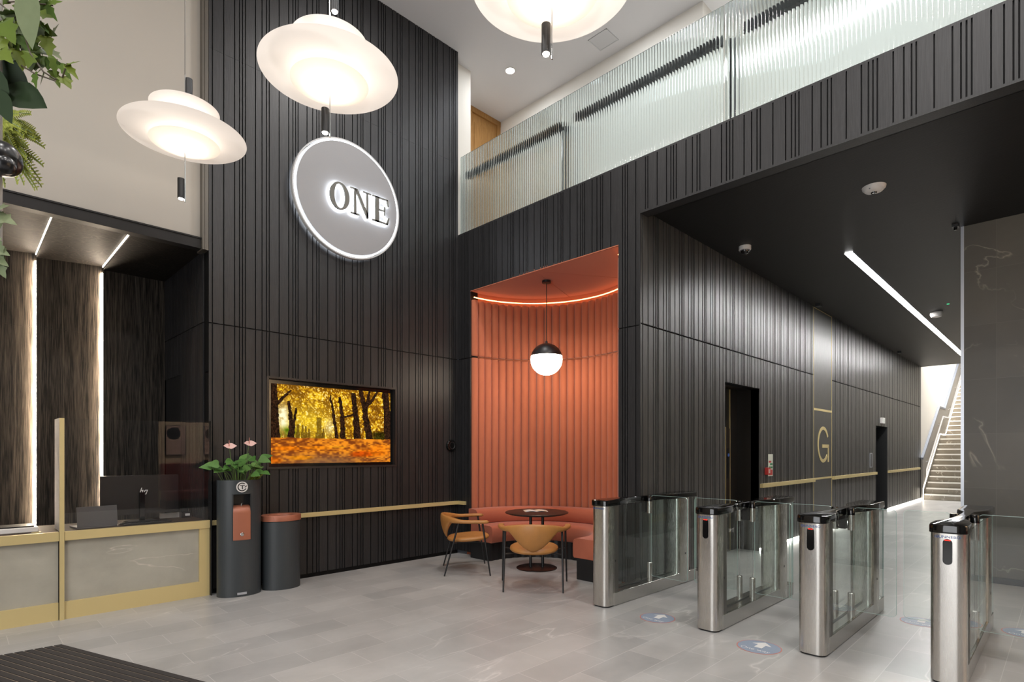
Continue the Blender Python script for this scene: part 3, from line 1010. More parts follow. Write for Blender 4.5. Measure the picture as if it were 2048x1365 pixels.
# ------------------------------------------------------------------ tan leather chairs
def make_chair(label):
    t = thing('armchair', label, 'armchair', (0, 0, 0), 0, 'tan leather armchairs at the alcove table')
    # shell: swept cross-sections from left arm tip round the back to right arm tip; local +x is the front
    st = 57
    rings = []
    for i in range(st):
        s = -1 + 2 * i / (st - 1)
        a = abs(s)
        sg = 1 if s >= 0 else -1
        # plan path
        if a < 0.52:
            th_ = a / 0.52 * math.radians(74)
            px = -0.30 + 0.34 * (1 - math.cos(th_)) * 0.86
            py = 0.345 * math.sin(th_)
            tx, ty = 0.34 * 0.86 * math.sin(th_), 0.345 * math.cos(th_)
        else:
            u = (a - 0.52) / 0.48
            px = -0.30 + 0.34 * (1 - math.cos(math.radians(74))) * 0.86 + u * 0.33
            py = 0.345 * math.sin(math.radians(74)) + 0.05 * math.sin(u * PI * 0.62)
            tx, ty = 0.33, 0.05 * math.cos(u * PI * 0.62)
        L = math.hypot(tx, ty)
        nrm = (ty / L, -tx / L)      # towards the inside/front
        # heights
        k = max(0.0, 1 - (a / 0.50) ** 2)
        top = 0.675 + 0.055 * max(0.0, math.cos(min(1, a / 0.55) * PI / 2)) ** 1.3
        bot_c = 0.425
        drop = max(0.0, 1 - (abs(py) / 0.245) ** 1.7) if a < 0.52 else 0.0
        bot = 0.632 - (0.632 - bot_c) * drop
        thick = 0.020 + 0.014 * min(1, max(0.0, 1 - drop)) ** 2
        if a > 0.94:
            q = (a - 0.94) / 0.06
            e = math.sqrt(max(0, 1 - q * q))
            mid = (top + bot) / 2
            top, bot, thick = mid + (top - mid) * max(e, 0.12), mid + (bot - mid) * max(e, 0.12), thick * max(e, 0.12)
        ring = []
        m_ = 20
        for j in range(m_):
            ph = 2 * PI * j / m_
            cx_, sz = math.cos(ph), math.sin(ph)
            cx_ = math.copysign(abs(cx_) ** 0.7, cx_)
            sz = math.copysign(abs(sz) ** 0.8, sz)
            z = (top + bot) / 2 + (top - bot) / 2 * sz
            lean = -(z - 0.40) * 0.22 * drop + 0.05 * drop
            off = thick * cx_
            bow = -0.018 * drop * (1 - sz * sz)
            ring.append((px + nrm[0] * (off + bow) + lean, (py + nrm[1] * (off + bow)) * 1.0 * sg if s != 0 else 0 * py + nrm[1] * off, z))
        if sg < 0:
            ring = [ring[0]] + list(reversed(ring[1:]))
        rings.append(ring)
    # keep ring direction continuous: mirror left half from right half
    half = rings[st // 2:]
    left = []
    for r in half[1:]:
        left.append([(x, -y, z) for x, y, z in r])
    rings = list(reversed(left)) + half
    MB().loft(rings, 0, True).build('backrest_and_arms', LEATHER, t, angle=180)
    # seat pad
    rings = []
    for z, sc in ((0.395, 0.0), (0.395, 0.80), (0.402, 0.93), (0.418, 1.0), (0.436, 0.985), (0.450, 0.90), (0.458, 0.72), (0.463, 0.4), (0.464, 0.0)):
        r = []
        for j in range(40):
            ph = 2 * PI * j / 40
            c_, s_ = math.cos(ph), math.sin(ph)
            x = 0.265 * math.copysign(abs(c_) ** 0.82, c_)
            y = 0.27 * math.copysign(abs(s_) ** 0.82, s_) * (1.0 + 0.08 * c_)
            r.append((0.01 + x * sc, y * sc, z + (0.012 * (x / 0.265) if sc else 0)))
        rings.append(r)
    MB().loft(rings, 0, True, caps=False).build('seat', LEATHER, t, angle=180)
    for s in (-1, 1):
        MB().tube([(-0.295, 0.318 * s, 0.0), (-0.12, 0.310 * s, 0.645)], [0.009, 0.0125], 10).build('leg', SATINBLK, t)
        MB().tube([(0.255, 0.372 * s, 0.0), (0.16, 0.352 * s, 0.645)], [0.009, 0.0125], 10).build('leg', SATINBLK, t)
        MB().tube([(-0.19, 0.313 * s, 0.39), (-0.12, 0.20 * s, 0.388), (0.10, 0.20 * s, 0.388), (0.197, 0.360 * s, 0.40)], 0.007, 8).build('stretcher', SATINBLK, t)
    return t


ch = make_chair('tan leather armchair with its back to the gates, nearer the walkway')
ch.location = (4.575, 4.23, 0)
ch.rotation_euler.z = math.radians(41)
dup(ch, (4.60, 5.40, 0), math.radians(-37), 'tan leather armchair seen side-on by the black wall below the brass rail')

# ------------------------------------------------------------------ brass rails, wall disc
mb = MB().box(1.905, XB - 0.03, YA - 0.045, YA - 0.001, 0.725, 0.775)
mb.box(XB - 0.045, XB - 0.001, 6.22, YA - 0.001, 0.725, 0.775)
tag(mb.build('wall_rail', BRASS_P, bevel=0.002, weld=False), 'long brass rail along the grooved wall under the screen', 'rail')
for a, b, lab in ((LX1 + 0.01, PX0 - 0.03, 'brass rail on the corridor wall between lift doorway and letter G panel'), (PX1 + 0.03, DX0 - 0.06, 'brass rail on the corridor wall between letter G panel and narrow doorway'), (DX1 + 0.02, CX1 - 0.35, 'brass rail on the corridor wall between narrow doorway and stairs')):
    tag(MB().box(a, b, YC - 0.045, YC - 0.001, 0.955, 1.015).build('wall_rail', BRASS_P), lab, 'rail', 'brass rails on the corridor wall')
t = thing('wall_speaker', 'black round knob-like speaker on the grooved wall above the rail end', 'speaker', (5.14, YA, 1.59))
MB().lathe([(0, 0.0), (0.085, 0.0), (0.085, 0.02), (0.075, 0.035), (0.0, 0.04)], 32).build('body', GLOSSBLK, t).rotation_euler = (PI / 2, 0, 0)
MB().lathe([(0.05, 0.036), (0.055, 0.043), (0.045, 0.043), (0.04, 0.036)], 32).build('ring', SATINBLK, t).rotation_euler = (PI / 2, 0, 0)

# ------------------------------------------------------------------ recessed screen showing autumn trees
def vnoise(shape, cells, seed):
    rs = np.random.RandomState(seed)
    gy, gx = cells
    g = rs.rand(gy + 2, gx + 2)
    ys = np.linspace(0, gy, shape[0])
    xs = np.linspace(0, gx, shape[1])
    yi, xi = ys.astype(int), xs.astype(int)
    fy, fx = ys - yi, xs - xi
    fy, fx = fy * fy * (3 - 2 * fy), fx * fx * (3 - 2 * fx)
    a = g[np.ix_(yi, xi)]
    b_ = g[np.ix_(yi, xi + 1)]
    c_ = g[np.ix_(yi + 1, xi)]
    d_ = g[np.ix_(yi + 1, xi + 1)]
    return (a * (1 - fx) + b_ * fx) * (1 - fy)[:, None] + (c_ * (1 - fx) + d_ * fx) * fy[:, None]


def autumn(W, Hh):
    y, x = np.mgrid[0:Hh, 0:W]
    u, v = x / (W - 1), y / (Hh - 1)          # v: 0 top
    sh = (Hh, W)
    n1, n2, n3 = vnoise(sh, (9, 14), 1), vnoise(sh, (28, 46), 2), vnoise(sh, (70, 120), 3)
    leafy = 0.25 * n1 + 0.35 * n2 + 0.4 * n3
    Y = np.array([0.97, 0.80, 0.18])
    O = np.array([0.80, 0.54, 0.07])
    D = np.array([0.46, 0.29, 0.05])
    Wt = np.array([1.0, 0.97, 0.80])
    img = np.zeros((Hh, W, 3))
    k = np.clip((leafy - 0.33) * 3.2, 0, 1)[..., None]
    img[:] = D * (1 - k) + O * k
    k = np.clip((leafy - 0.50) * 5, 0, 1)[..., None]
    img = img * (1 - k) + Y * k
    glow = np.exp(-(((u - 0.28) / 0.22) ** 2 + ((v - 0.48) / 0.26) ** 2))[..., None]
    img = img * (1 - 0.55 * glow) + np.array([0.98, 0.86, 0.22]) * 0.55 * glow
    sky = (np.exp(-(((u - 0.085) / 0.05) ** 2 + ((v - 0.42) / 0.16) ** 2)) + 0.6 * np.exp(-(((u - 0.45) / 0.04) ** 2 + ((v - 0.52) / 0.10) ** 2)) + 0.5 * (n3 > 0.82))[..., None]
    sky = np.clip(sky * (0.5 + n2[..., None]), 0, 1)
    img = img * (1 - sky) + Wt * sky
    green = np.clip(np.exp(-(((u - 0.13) / 0.06) ** 2 + ((v - 0.62) / 0.07) ** 2)) * 1.3 * n2 * 1.4, 0, 1)[..., None]
    img = img * (1 - green) + np.array([0.32, 0.42, 0.05]) * green
    hedge = (np.clip((u - 0.78) * 12, 0, 1) * np.clip((v - 0.55) * 25, 0, 1))[..., None] * 0.85
    img = img * (1 - hedge) + (np.array([0.10, 0.10, 0.02]) * (0.5 + n3[..., None])) * hedge
    # far small trunks
    for c, wd, top in ((0.20, 0.010, 0.5), (0.235, 0.008, 0.5), (0.26, 0.008, 0.52), (0.285, 0.007, 0.55), (0.365, 0.020, 0.40), (0.40, 0.008, 0.55)):
        mk = (np.abs(u - c) < wd * (1 + 0.5 * (v > 0.6))) & (v > top) & (v < 0.70)
        img[mk] = img[mk] * 0.35 + np.array([0.42, 0.30, 0.08]) * 0.5

    def trunk(pts, w0, w1, tone=(0.17, 0.105, 0.065)):
        for (xa, ya), (xb, yb) in zip(pts, pts[1:]):
            for q in np.linspace(0, 1, 60):
                cx_, cy_ = xa + (xb - xa) * q, ya + (yb - ya) * q
                tt = (cy_ - pts[0][1]) / (pts[-1][1] - pts[0][1] + 1e-9)
                wd = w0 + (w1 - w0) * tt
                mk = (np.abs(u - cx_ - 0.012 * (n2 - 0.5)) < wd * 0.85) & (np.abs(v - cy_) < 0.012)
                img[mk] = np.array(tone) * (0.5 + 1.1 * n3[mk][:, None])
    base = 0.685
    trunk([(0.03, base), (0.025, 0.40), (0.02, 0.0)], 0.042, 0.026)
    trunk([(0.045, 0.25), (0.09, 0.16), (0.14, 0.08)], 0.016, 0.007)
    trunk([(0.145, base), (0.145, 0.4), (0.13, 0.22)], 0.026, 0.012)
    trunk([(0.16, base), (0.17, 0.45), (0.185, 0.30)], 0.013, 0.009)
    trunk([(0.515, base), (0.49, 0.42), (0.455, 0.10)], 0.018, 0.007)
    trunk([(0.565, base), (0.56, 0.40), (0.535, 0.12)], 0.028, 0.014)
    trunk([(0.57, 0.38), (0.62, 0.36), (0.66, 0.33)], 0.007, 0.004)
    trunk([(0.69, base), (0.68, 0.40), (0.655, 0.05)], 0.038, 0.022)
    trunk([(0.80, base), (0.77, 0.40), (0.755, 0.24), (0.72, 0.0)], 0.040, 0.020)
    trunk([(0.765, 0.25), (0.79, 0.12), (0.80, 0.0)], 0.020, 0.012)
    trunk([(0.775, 0.22), (0.83, 0.11), (0.87, 0.0)], 0.014, 0.008)
    trunk([(0.99, base), (0.97, 0.35), (0.95, 0.0)], 0.050, 0.035)
    # leaf-covered ground
    gmask = v > base - 0.01 + 0.008 * (n1 - 0.5)
    g1, g2 = vnoise(sh, (26, 20), 8), vnoise(sh, (60, 50), 9)
    gg = 0.5 * g1 + 0.5 * g2
    far = np.clip((v - base) / 0.12, 0, 1)
    col = np.zeros_like(img)
    kk = np.clip((gg - 0.3) * 2.6, 0, 1)[..., None]
    col[:] = np.array([0.50, 0.24, 0.08]) * (1 - kk) + np.array([0.94, 0.56, 0.13]) * kk
    near = np.clip((v - 0.84) * 8, 0, 1)[..., None]
    path = np.exp(-((u - 0.42) / 0.34) ** 2)[..., None] * near
    col = col * (1 - 0.75 * path) + np.array([0.47, 0.34, 0.25]) * 0.75 * path
    for (cx_, cy_, rx, ry, c_) in ((0.82, 0.87, 0.17, 0.055, (0.86, 0.42, 0.05)), (0.90, 0.80, 0.09, 0.05, (0.93, 0.50, 0.08)), (0.72, 0.885, 0.10, 0.04, (0.70, 0.26, 0.04)), (0.36, 0.80, 0.11, 0.022, (0.90, 0.50, 0.07)), (0.52, 0.785, 0.08, 0.018, (0.93, 0.60, 0.12)), (0.12, 0.81, 0.10, 0.03, (0.88, 0.45, 0.05)), (0.22, 0.93, 0.10, 0.03, (0.80, 0.48, 0.07)), (0.02, 0.96, 0.06, 0.04, (0.75, 0.36, 0.05))):
        e = np.clip(1.4 - (((u - cx_) / rx) ** 2 + ((v - cy_) / ry) ** 2 + 0.5 * (g1 - 0.5)), 0, 1)[..., None] * 0.85
        col = col * (1 - e) + np.array(c_) * (0.75 + 0.5 * g2[..., None]) * e
    img[gmask] = col[gmask]
    return np.clip(img, 0, 1)


TV = thing('wall_screen', 'large recessed screen showing autumn trees on the grooved wall', 'screen', (TVX0, YA, TVZ0))
TW, TH = TVX1 - TVX0, TVZ1 - TVZ0
mb = MB()
for q in ((-0.012, 0.012, -0.012, TH + 0.012), (TW - 0.012, TW + 0.012, -0.012, TH + 0.012)):
    mb.box(q[0], q[1], -0.012, 0.10, q[2], q[3])
mb.box(0.012, TW - 0.012, -0.012, 0.10, -0.012, 0.012).box(0.012, TW - 0.012, -0.012, 0.10, TH - 0.012, TH + 0.012)
mb.build('surround', pm('surround_brown_black', (0.022, 0.018, 0.017), 0.35), TV, weld=False)
MB().box(0.012, TW - 0.012, 0.055, 0.10, 0.012, TH - 0.012).build('bezel', GLOSSBLK, TV)
gw, gh = 400, 225
im = autumn(gw, gh)
sx0, sx1, sz0, sz1 = 0.060, TW - 0.050, 0.050, TH - 0.060
xs = np.linspace(sx0, sx1, gw)
zs = np.linspace(sz1, sz0, gh)
vv = [(float(a), 0.053, float(c)) for c in zs for a in xs]
ff = [(r * gw + c, (r + 1) * gw + c, (r + 1) * gw + c + 1, r * gw + c + 1) for r in range(gh - 1) for c in range(gw - 1)]
me = bpy.data.meshes.new('picture')
me.from_pydata(vv, [], ff)
ca = me.color_attributes.new('img', 'FLOAT_COLOR', 'POINT')
lin = np.where(im <= 0.04045, im / 12.92, ((im + 0.055) / 1.055) ** 2.4)
ca.data.foreach_set('color', np.concatenate([lin.reshape(-1, 3), np.ones((gw * gh, 1))], 1).astype(np.float32).ravel())
m = emis('screen_picture', (1, 1, 1), 1.1)
at = N(m.node_tree, 'ShaderNodeAttribute')
at.attribute_name = 'img'
m.node_tree.links.new(at.outputs['Color'], m.node_tree.nodes['Emission'].inputs[0])
me.materials.append(m)
o = bpy.data.objects.new('picture', me)
COL.objects.link(o)
o.parent = TV

# ------------------------------------------------------------------ round lit sign
SG = thing('round_sign', 'round grey backlit sign reading ONE high on the grooved wall', 'sign', (3.466, YA, 4.625))


def disc_xz(r0, r1, y0, y1, mat, name, par, seg=96):
    mb = MB()
    if r0 <= 0:
        mb.prism(ellipse(r1, r1, seg), y0, y1, put_xz(0), 0)
    else:
        o_, i_ = ellipse(r1, r1, seg), ellipse(r0, r0, seg)
        for i in range(seg):
            j = (i + 1) % seg
            a, b_, c_, d_ = o_[i], o_[j], i_[j], i_[i]
            vs = [(a[0], y0, a[1]), (b_[0], y0, b_[1]), (c_[0], y0, c_[1]), (d_[0], y0, d_[1]), (a[0], y1, a[1]), (b_[0], y1, b_[1]), (c_[0], y1, c_[1]), (d_[0], y1, d_[1])]
            mb.add(vs, [(0, 1, 2, 3), (4, 7, 6, 5), (0, 4, 5, 1), (3, 2, 6, 7)], 0, False)
    return mb.build(name, mat, par, weld=True, angle=30)


SIGNFACE = pm('sign_face_grey', (0.27, 0.27, 0.28), 0.55)
SIGNRIM = pm('sign_rim', (0.50, 0.50, 0.50), 0.4)
disc_xz(0.0, 0.676, -0.115, -0.045, SIGNFACE, 'face', SG)
disc_xz(0.682, 0.696, -0.092, -0.084, LED_SIGN, 'edge_light', SG)
disc_xz(0.706, 0.722, -0.100, -0.05, SIGNRIM, 'rim', SG)
disc_xz(0.0, 0.70, -0.05, -0.03, SIGNRIM, 'back_plate', SG)
disc_xz(0.66, 0.695, -0.028, -0.022, LED_SIGN, 'halo_light', SG)


def letter_polys(ch):
    if ch == 'O':
        return None
    if ch == 'N':
        return [[(0.06, 0), (0.10, 0), (0.10, 0.36), (0.06, 0.36)], [(0.0, 0), (0.16, 0), (0.16, 0.016), (0.0, 0.016)], [(-0.01, 0.354), (0.10, 0.354), (0.10, 0.37), (-0.01, 0.37)],
                [(0.065, 0.37), (0.125, 0.37), (0.33, 0.06), (0.33, -0.005), (0.312, -0.005)], [(0.296, 0), (0.33, 0), (0.33, 0.36), (0.296, 0.36)], [(0.235, 0.354), (0.39, 0.354), (0.39, 0.37), (0.235, 0.37)]]
    return [[(0.045, 0), (0.105, 0), (0.105, 0.37), (0.045, 0.37)], [(0, 0), (0.25, 0), (0.25, 0.018), (0, 0.018)], [(0, 0.352), (0.25, 0.352), (0.25, 0.37), (0, 0.37)],
            [(0.22, 0), (0.25, 0), (0.275, 0.105), (0.258, 0.105)], [(0.225, 0.37), (0.25, 0.37), (0.265, 0.275), (0.25, 0.275)], [(0.10, 0.178), (0.195, 0.178), (0.195, 0.195), (0.10, 0.195)], [(0.188, 0.125), (0.205, 0.125), (0.205, 0.25), (0.188, 0.25)]]


LETTER = pm('letter_grey', (0.12, 0.115, 0.10), 0.5)
LED_LETTER = emis('led_letter_back', (0.88, 0.94, 1.0), 24)


def sign_letter(ch, x0, z0):
    def build(grow, y0, y1, name, mat, par):
        mb = MB()
        if ch == 'O':
            seg = 48
            rx, rz = 0.128 + grow, 0.166 + grow
            ix, iz = 0.072 - grow, 0.146 - grow
            o_, i_ = ellipse(rx, rz, seg, x0 + 0.128, z0 + 0.16), ellipse(ix, iz, seg, x0 + 0.128, z0 + 0.16)
            for i in range(seg):
                j = (i + 1) % seg
                mb.prism([o_[i], o_[j], i_[j], i_[i]], y0, y1, put_xz(0), 0)
        else:
            for p0 in letter_polys(ch):
                p = [(a * (0.72 if ch == 'N' else 0.90), b * 0.865) for a, b in p0]
                cx_, cz_ = sum(a for a, _ in p) / len(p), sum(b for _, b in p) / len(p)
                q = []
                for a, b_ in p:
                    q.append((x0 + a + (grow if a > cx_ else -grow), z0 + b_ + (grow if b_ > cz_ else -grow)))
                mb.prism(q, y0, y1, put_xz(0), 0)
        return mb.build(name, mat, par, weld=False)
    o = build(0.0, -0.165, -0.140, 'letter', LETTER, SG)
    build(0.001, -0.1395, -0.128, 'letter_backlight', LED_LETTER, o)


lz = 4.437 - 4.625
sign_letter('O', 3.176 - 3.466, lz)
sign_letter('N', 3.452 - 3.466, lz)
sign_letter('E', 3.752 - 3.466, lz)

# ------------------------------------------------------------------ pendant saucer lamps
m = bpy.data.materials.new('opal_diffuser')
m.use_nodes = True
nt = m.node_tree
nt.nodes.clear()
o_ = N(nt, 'ShaderNodeOutputMaterial')
d_ = N(nt, 'ShaderNodeBsdfDiffuse')
d_.inputs[0].default_value = (0.86, 0.82, 0.79, 1)
t_ = N(nt, 'ShaderNodeBsdfTranslucent')
t_.inputs[0].default_value = (0.86, 0.80, 0.74, 1)
mx = N(nt, 'ShaderNodeMixShader')
mx.inputs[0].default_value = 0.5
nt.links.new(d_.outputs[0], mx.inputs[1])
nt.links.new(t_.outputs[0], mx.inputs[2])
nt.links.new(mx.outputs[0], o_.inputs[0])
OPAL = m


def saucer(R, sag, lip=0.0):
    prof = []
    for i in range(25):
        u = i / 24
        r = R * u
        z = sag * (u ** 2.4) - sag + (lip * max(0, (u - 0.9) / 0.1) ** 2)
        prof.append((max(r, 1e-4), z))
    return prof


def make_lamp(label, loc, up=0.30, low=-0.52):
    t = thing('saucer_pendant', label, 'pendant lamp', loc, 0, 'saucer pendants over the lobby')
    MB().tube([(0, 0, up), (0, 0, CEIL - loc[2])], 0.0022, 6).build('cable', SATINBLK, t)
    MB().tube([(0, 0, low - 0.03), (0, 0, up + 0.2)], 0.0045, 8).build('rod', CHROME, t)
    MB().lathe(saucer(0.46, 0.035), 80).build('main_disc', OPAL, t, angle=180)
    MB().lathe([(r, z + 0.215) for r, z in saucer(0.255, 0.05)], 64).build('upper_disc', OPAL, t, angle=180)
    MB().lathe([(r, z - 0.065) for r, z in saucer(0.258, 0.055)], 64).build('lower_disc', OPAL, t, angle=180)
    MB().lathe([(0.0, -0.012), (0.022, -0.012), (0.022, 0.012), (0.0, 0.012)], 20).build('hub', CHROME, t)
    for dx, dz in ((0.033, up), (-0.033, low)):
        s = MB().lathe([(0.0, dz + 0.165), (0.026, dz + 0.165), (0.026, dz), (0.021, dz), (0.021, dz + 0.01)], 24, c=(dx * 0.707, -dx * 0.707)).build('spotlight', SATINBLK, t)
        MB().lathe([(0.0205, dz + 0.002), (0.017, dz - 0.006), (0.0, dz - 0.009)], 20, c=(dx * 0.707, -dx * 0.707)).build('lens', SPOTGLOW, s)
    l = lamp('pendant_inner_light', 'POINT', (0, 0, 0.06), 6.0, (1.0, 0.9, 0.78), shadow_soft_size=0.04)
    l.parent = t
    l2 = lamp('pendant_lower_light', 'POINT', (0, 0, -0.085), 8.0, (1.0, 0.9, 0.78), shadow_soft_size=0.03)
    l2.parent = t
    return t


make_lamp('white saucer pendant lamp in front of the off-white wall above the desk', (1.348, 5.157, 4.105))
make_lamp('white saucer pendant lamp hanging just above the round sign', (1.835, 3.61, 4.105), 0.43, -0.405)
make_lamp('white saucer pendant lamp cut by the top of the picture near the balustrade', (2.372, 2.055, 4.13), 0.40, -0.40)

# ------------------------------------------------------------------ reception desk
DY = 6.36
DK = thing('reception_desk', 'long reception desk with brass frame and grey marble front', 'reception desk', (0, 0, 0))
DX_L, DX_R = -2.6, 1.895
MB().box(DX_L, 0.662, DY - 0.012, DY + 0.03, 0.705, 0.785).build('top_rail', BRASS_P, DK)
MB().box(0.702, DX_R - 0.003, DY - 0.012, DY + 0.03, 0.705, 0.785).build('top_rail', BRASS_P, DK)
MB().box(DX_L, DX_R, DY + 0.03, DY + 0.72, 0.745, 0.78).build('worktop', COUNTER, DK)
MB().box(DX_L, 0.66, DY, DY + 0.04, 0.0, 0.155).build('base_rail', BRASS_P, DK)
MB().box(0.70, DX_R - 0.003, DY, DY + 0.04, 0.0, 0.155).build('base_rail', BRASS_P, DK)
MB().box(1.795, DX_R - 0.003, DY, DY + 0.04, 0.155, 0.705).build('end_stile', BRASS_P, DK)
MB().box(DX_L, 0.66, DY + 0.022, DY + 0.05, 0.155, 0.705).build('marble_panel', STONE_DESK, DK)
MB().box(0.70, 1.795, DY + 0.022, DY + 0.05, 0.155, 0.705).build('marble_panel', STONE_DESK, DK)
MB().box(DX_L, DX_R, DY + 0.05, DY + 0.70, 0.0, 0.745).build('carcass', SATINBLK, DK)
GS = thing('glass_screen', 'clear glass screen with brass edged end panel standing on the desk', 'glass screen', (0.665, DY - 0.02, 0))
MB().box(0, 0.034, 0, 0.012, 0.0, 1.80).build('brass_edge', BRASS_P, GS)
MB().box(0.0, 0.034, 0.012, 0.34, 0.79, 1.80).build('end_panel', pm('endpanel', (0.42, 0.40, 0.37), 0.3), GS)
MB().box(0.036, 1.228, 0.014, 0.022, 0.787, 1.80).build('pane', GLASS_S, GS)
struct(MB().box(1.896, 1.905, DY - 0.03, YA, 0, 1.82).build('trim_5', SATINBLK), 'thin black edge strip between desk end and grooved wall', 'trim')

# monitor, keyboard, laptop, paper, tray, phone
MO = thing('monitor', 'black desktop monitor seen from behind on the reception desk', 'monitor', (1.375, 6.82, 0.781), math.radians(6))
mb = MB()
mb.prism(rrect(-0.35, 0.35, 0.075, 0.475, 0.012), -0.012, 0.018, lambda a, b, h: (a, h, b))
mb.build('housing', DARKPLASTIC, MO)
MB().box(-0.022, 0.022, -0.045, -0.012, 0.005, 0.30).build('stand', GLOSSBLK, MO)
MB().prism(rrect(-0.13, 0.13, -0.10, 0.10, 0.02), 0.0, 0.008, put_xy).build('foot', DARKPLASTIC, MO)
# slanted h and p strokes
mb = MB()


def stroke(pts, w):
    for (xa, za), (xb, zb) in zip(pts, pts[1:]):
        mb.prism([(xa - w, za), (xa + w, za), (xb + w, zb), (xb - w, zb)], -0.0145, -0.012, lambda a, b, h: (a, h, b))


sl = 0.30
S_ = lambda x, z: (x + 0.02 + sl * (z - 0.30), z)
stroke([S_(-0.030, 0.275), S_(-0.030, 0.345)], 0.0035)
stroke([S_(-0.010, 0.275), S_(-0.010, 0.318)], 0.0035)
stroke([S_(-0.030, 0.316), S_(-0.030, 0.322)], 0.0035)
mb.prism([S_(-0.030, 0.314), S_(-0.0065, 0.314), S_(-0.0065, 0.321), S_(-0.030, 0.321)], -0.0145, -0.012, lambda a, b, h: (a, h, b))
stroke([S_(0.008, 0.252), S_(0.008, 0.318)], 0.0035)
stroke([S_(0.030, 0.278), S_(0.030, 0.318)], 0.0035)
mb.prism([S_(0.008, 0.314), S_(0.0335, 0.314), S_(0.0335, 0.321), S_(0.008, 0.321)], -0.0145, -0.012, lambda a, b, h: (a, h, b))
mb.prism([S_(0.008, 0.275), S_(0.0335, 0.275), S_(0.0335, 0.282), S_(0.008, 0.282)], -0.0145, -0.012, lambda a, b, h: (a, h, b))
mb.build('emblem', WHITEPL, MO, weld=False)
KB = thing('keyboard', 'black keyboard on the desk in front of the monitor', 'keyboard', (1.37, 6.56, 0.781), math.radians(4))
MB().box(-0.21, 0.21, -0.065, 0.065, 0, 0.016).build('case', DARKPLASTIC, KB, bevel=0.004)
mb = MB()
for r in range(5):
    for c in range(15):
        mb.box(-0.195 + c * 0.026, -0.195 + c * 0.026 + 0.021, -0.055 + r * 0.022, -0.055 + r * 0.022 + 0.018, 0.016, 0.021)
mb.build('keys', SATINBLK, KB, weld=False)
LT = thing('laptop', 'grey laptop with open lid beside the monitor', 'laptop', (0.965, 6.545, 0.781), math.radians(8))
MB().box(-0.16, 0.16, -0.02, 0.20, 0, 0.014).build('base', GREYPL, LT, bevel=0.003)
lid = MB().box(-0.16, 0.16, -0.008, 0.0, 0.0, 0.19).build('lid', pm('lid_grey', (0.10, 0.10, 0.105), 0.4, 0.3), LT)
lid.location = (0, -0.02, 0.012)
lid.rotation_euler.x = math.radians(-8)
tag(MB().box(-0.09, 0.09, -0.02, 0.02, 0, 0.055).build('leaflet_holder', pm('paper_print', (0.42, 0.38, 0.34), 0.6), loc=(1.66, 6.93, 0.781)), 'small pale leaflet block on the desk right of the monitor', 'leaflets')
t = thing('desk_phone', 'small black desk phone with white tag at the right end of the desk', 'phone', (1.80, 6.86, 0.781))
MB().box(-0.05, 0.05, -0.04, 0.05, 0, 0.06).box(-0.045, 0.02, -0.01, 0.04, 0.06, 0.10).build('body', DARKPLASTIC, t, bevel=0.004)
MB().box(-0.015, 0.03, -0.0415, -0.040, 0.02, 0.045).build('tag', WHITEPL, t)
t = thing('desk_tray', 'thick white tray with a dark laptop-like top on the desk near the ivy', 'tray', (0.30, 6.66, 0.781))
MB().box(-0.30, 0.24, -0.12, 0.16, 0, 0.045).build('tray', WHITEPL, t, bevel=0.006)
MB().box(-0.28, 0.21, -0.09, 0.15, 0.045, 0.056).build('top_pad', DARKPLASTIC, t)
t = thing('cable_grommet', 'small brass cable grommet in the desk top by the glass screen end', 'grommet', (0.52, 6.50, 0.781))
MB().lathe([(0.035, 0.0), (0.035, 0.004), (0.022, 0.004), (0.022, 0.0)], 24).build('ring', BRASS_P, t)

# ------------------------------------------------------------------ sanitiser column with plants, bin
SP = thing('sanitiser_stand', 'tall dark grey oval column with copper dispenser in a niche', 'sanitiser stand', (2.13, 6.20, 0), math.radians(-8))
rx, ry, ztop = 0.212, 0.145, 1.205
mb = MB()
nseg = 96
zl = [0.0, 0.55, 0.585, 1.06, 1.10, ztop]
hole = lambda a: abs(((a + PI / 2 + PI) % (2 * PI)) - PI) < 0.42
vs = []
for zz in zl:
    for i in range(nseg):
        a = 2 * PI * i / nseg
        vs.append((rx * math.cos(a), ry * math.sin(a), zz))
fs = []
for j in range(len(zl) - 1):
    for i in range(nseg):
        am = 2 * PI * (i + 0.5) / nseg
        if zl[j] >= 0.585 and zl[j + 1] <= 1.06 and hole(am):
            continue
        i2 = (i + 1) % nseg
        fs.append((j * nseg + i, j * nseg + i2, (j + 1) * nseg + i2, (j + 1) * nseg + i))
mb.add(vs, fs, 0, True)
mb.lathe([(1.0, ztop), (0.93, ztop), (0.93, ztop - 0.06), (0.0, ztop - 0.06)], nseg, sx=rx, sy=ry)
mb.build('column', ANTHRA, SP)
hw = 0.087
MB().box(-hw, hw, -0.02, -0.015, 0.58, 1.065).box(-hw - 0.004, -hw, -ry + 0.012, -0.015, 0.58, 1.065).box(hw, hw + 0.004, -ry + 0.012, -0.015, 0.58, 1.065).box(-hw, hw, -ry + 0.02, -0.015, 1.06, 1.066).build('niche', SATINBLK, SP, weld=False)
DP = MB()
rows = []
for z, yf in ((0.586, -ry - 0.004), (0.86, -ry - 0.004), (0.905, -ry + 0.004), (0.93, -ry + 0.03), (0.94, -ry + 0.06)):
    pts = []
    for i in range(9):
        x = -hw + 0.004 + (2 * hw - 0.008) * i / 8
        pts.append((x, yf + 0.012 * (x / hw) ** 2, z))
    pts += [(hw - 0.004, -0.02, z), (-hw + 0.004, -0.02, z)]
    rows.append(pts)
DP.loft(rows, 0, False)
dp = DP.build('dispenser', COPPER, SP)
lk = MB().lathe([(0.0, 0.0), (0.018, 0.0), (0.018, 0.010), (0.012, 0.014), (0.0, 0.014)], 20).build('lock', CHROME, dp)
lk.rotation_euler = (PI / 2, 0, 0)
lk.location = (0, -ry - 0.002, 0.645)
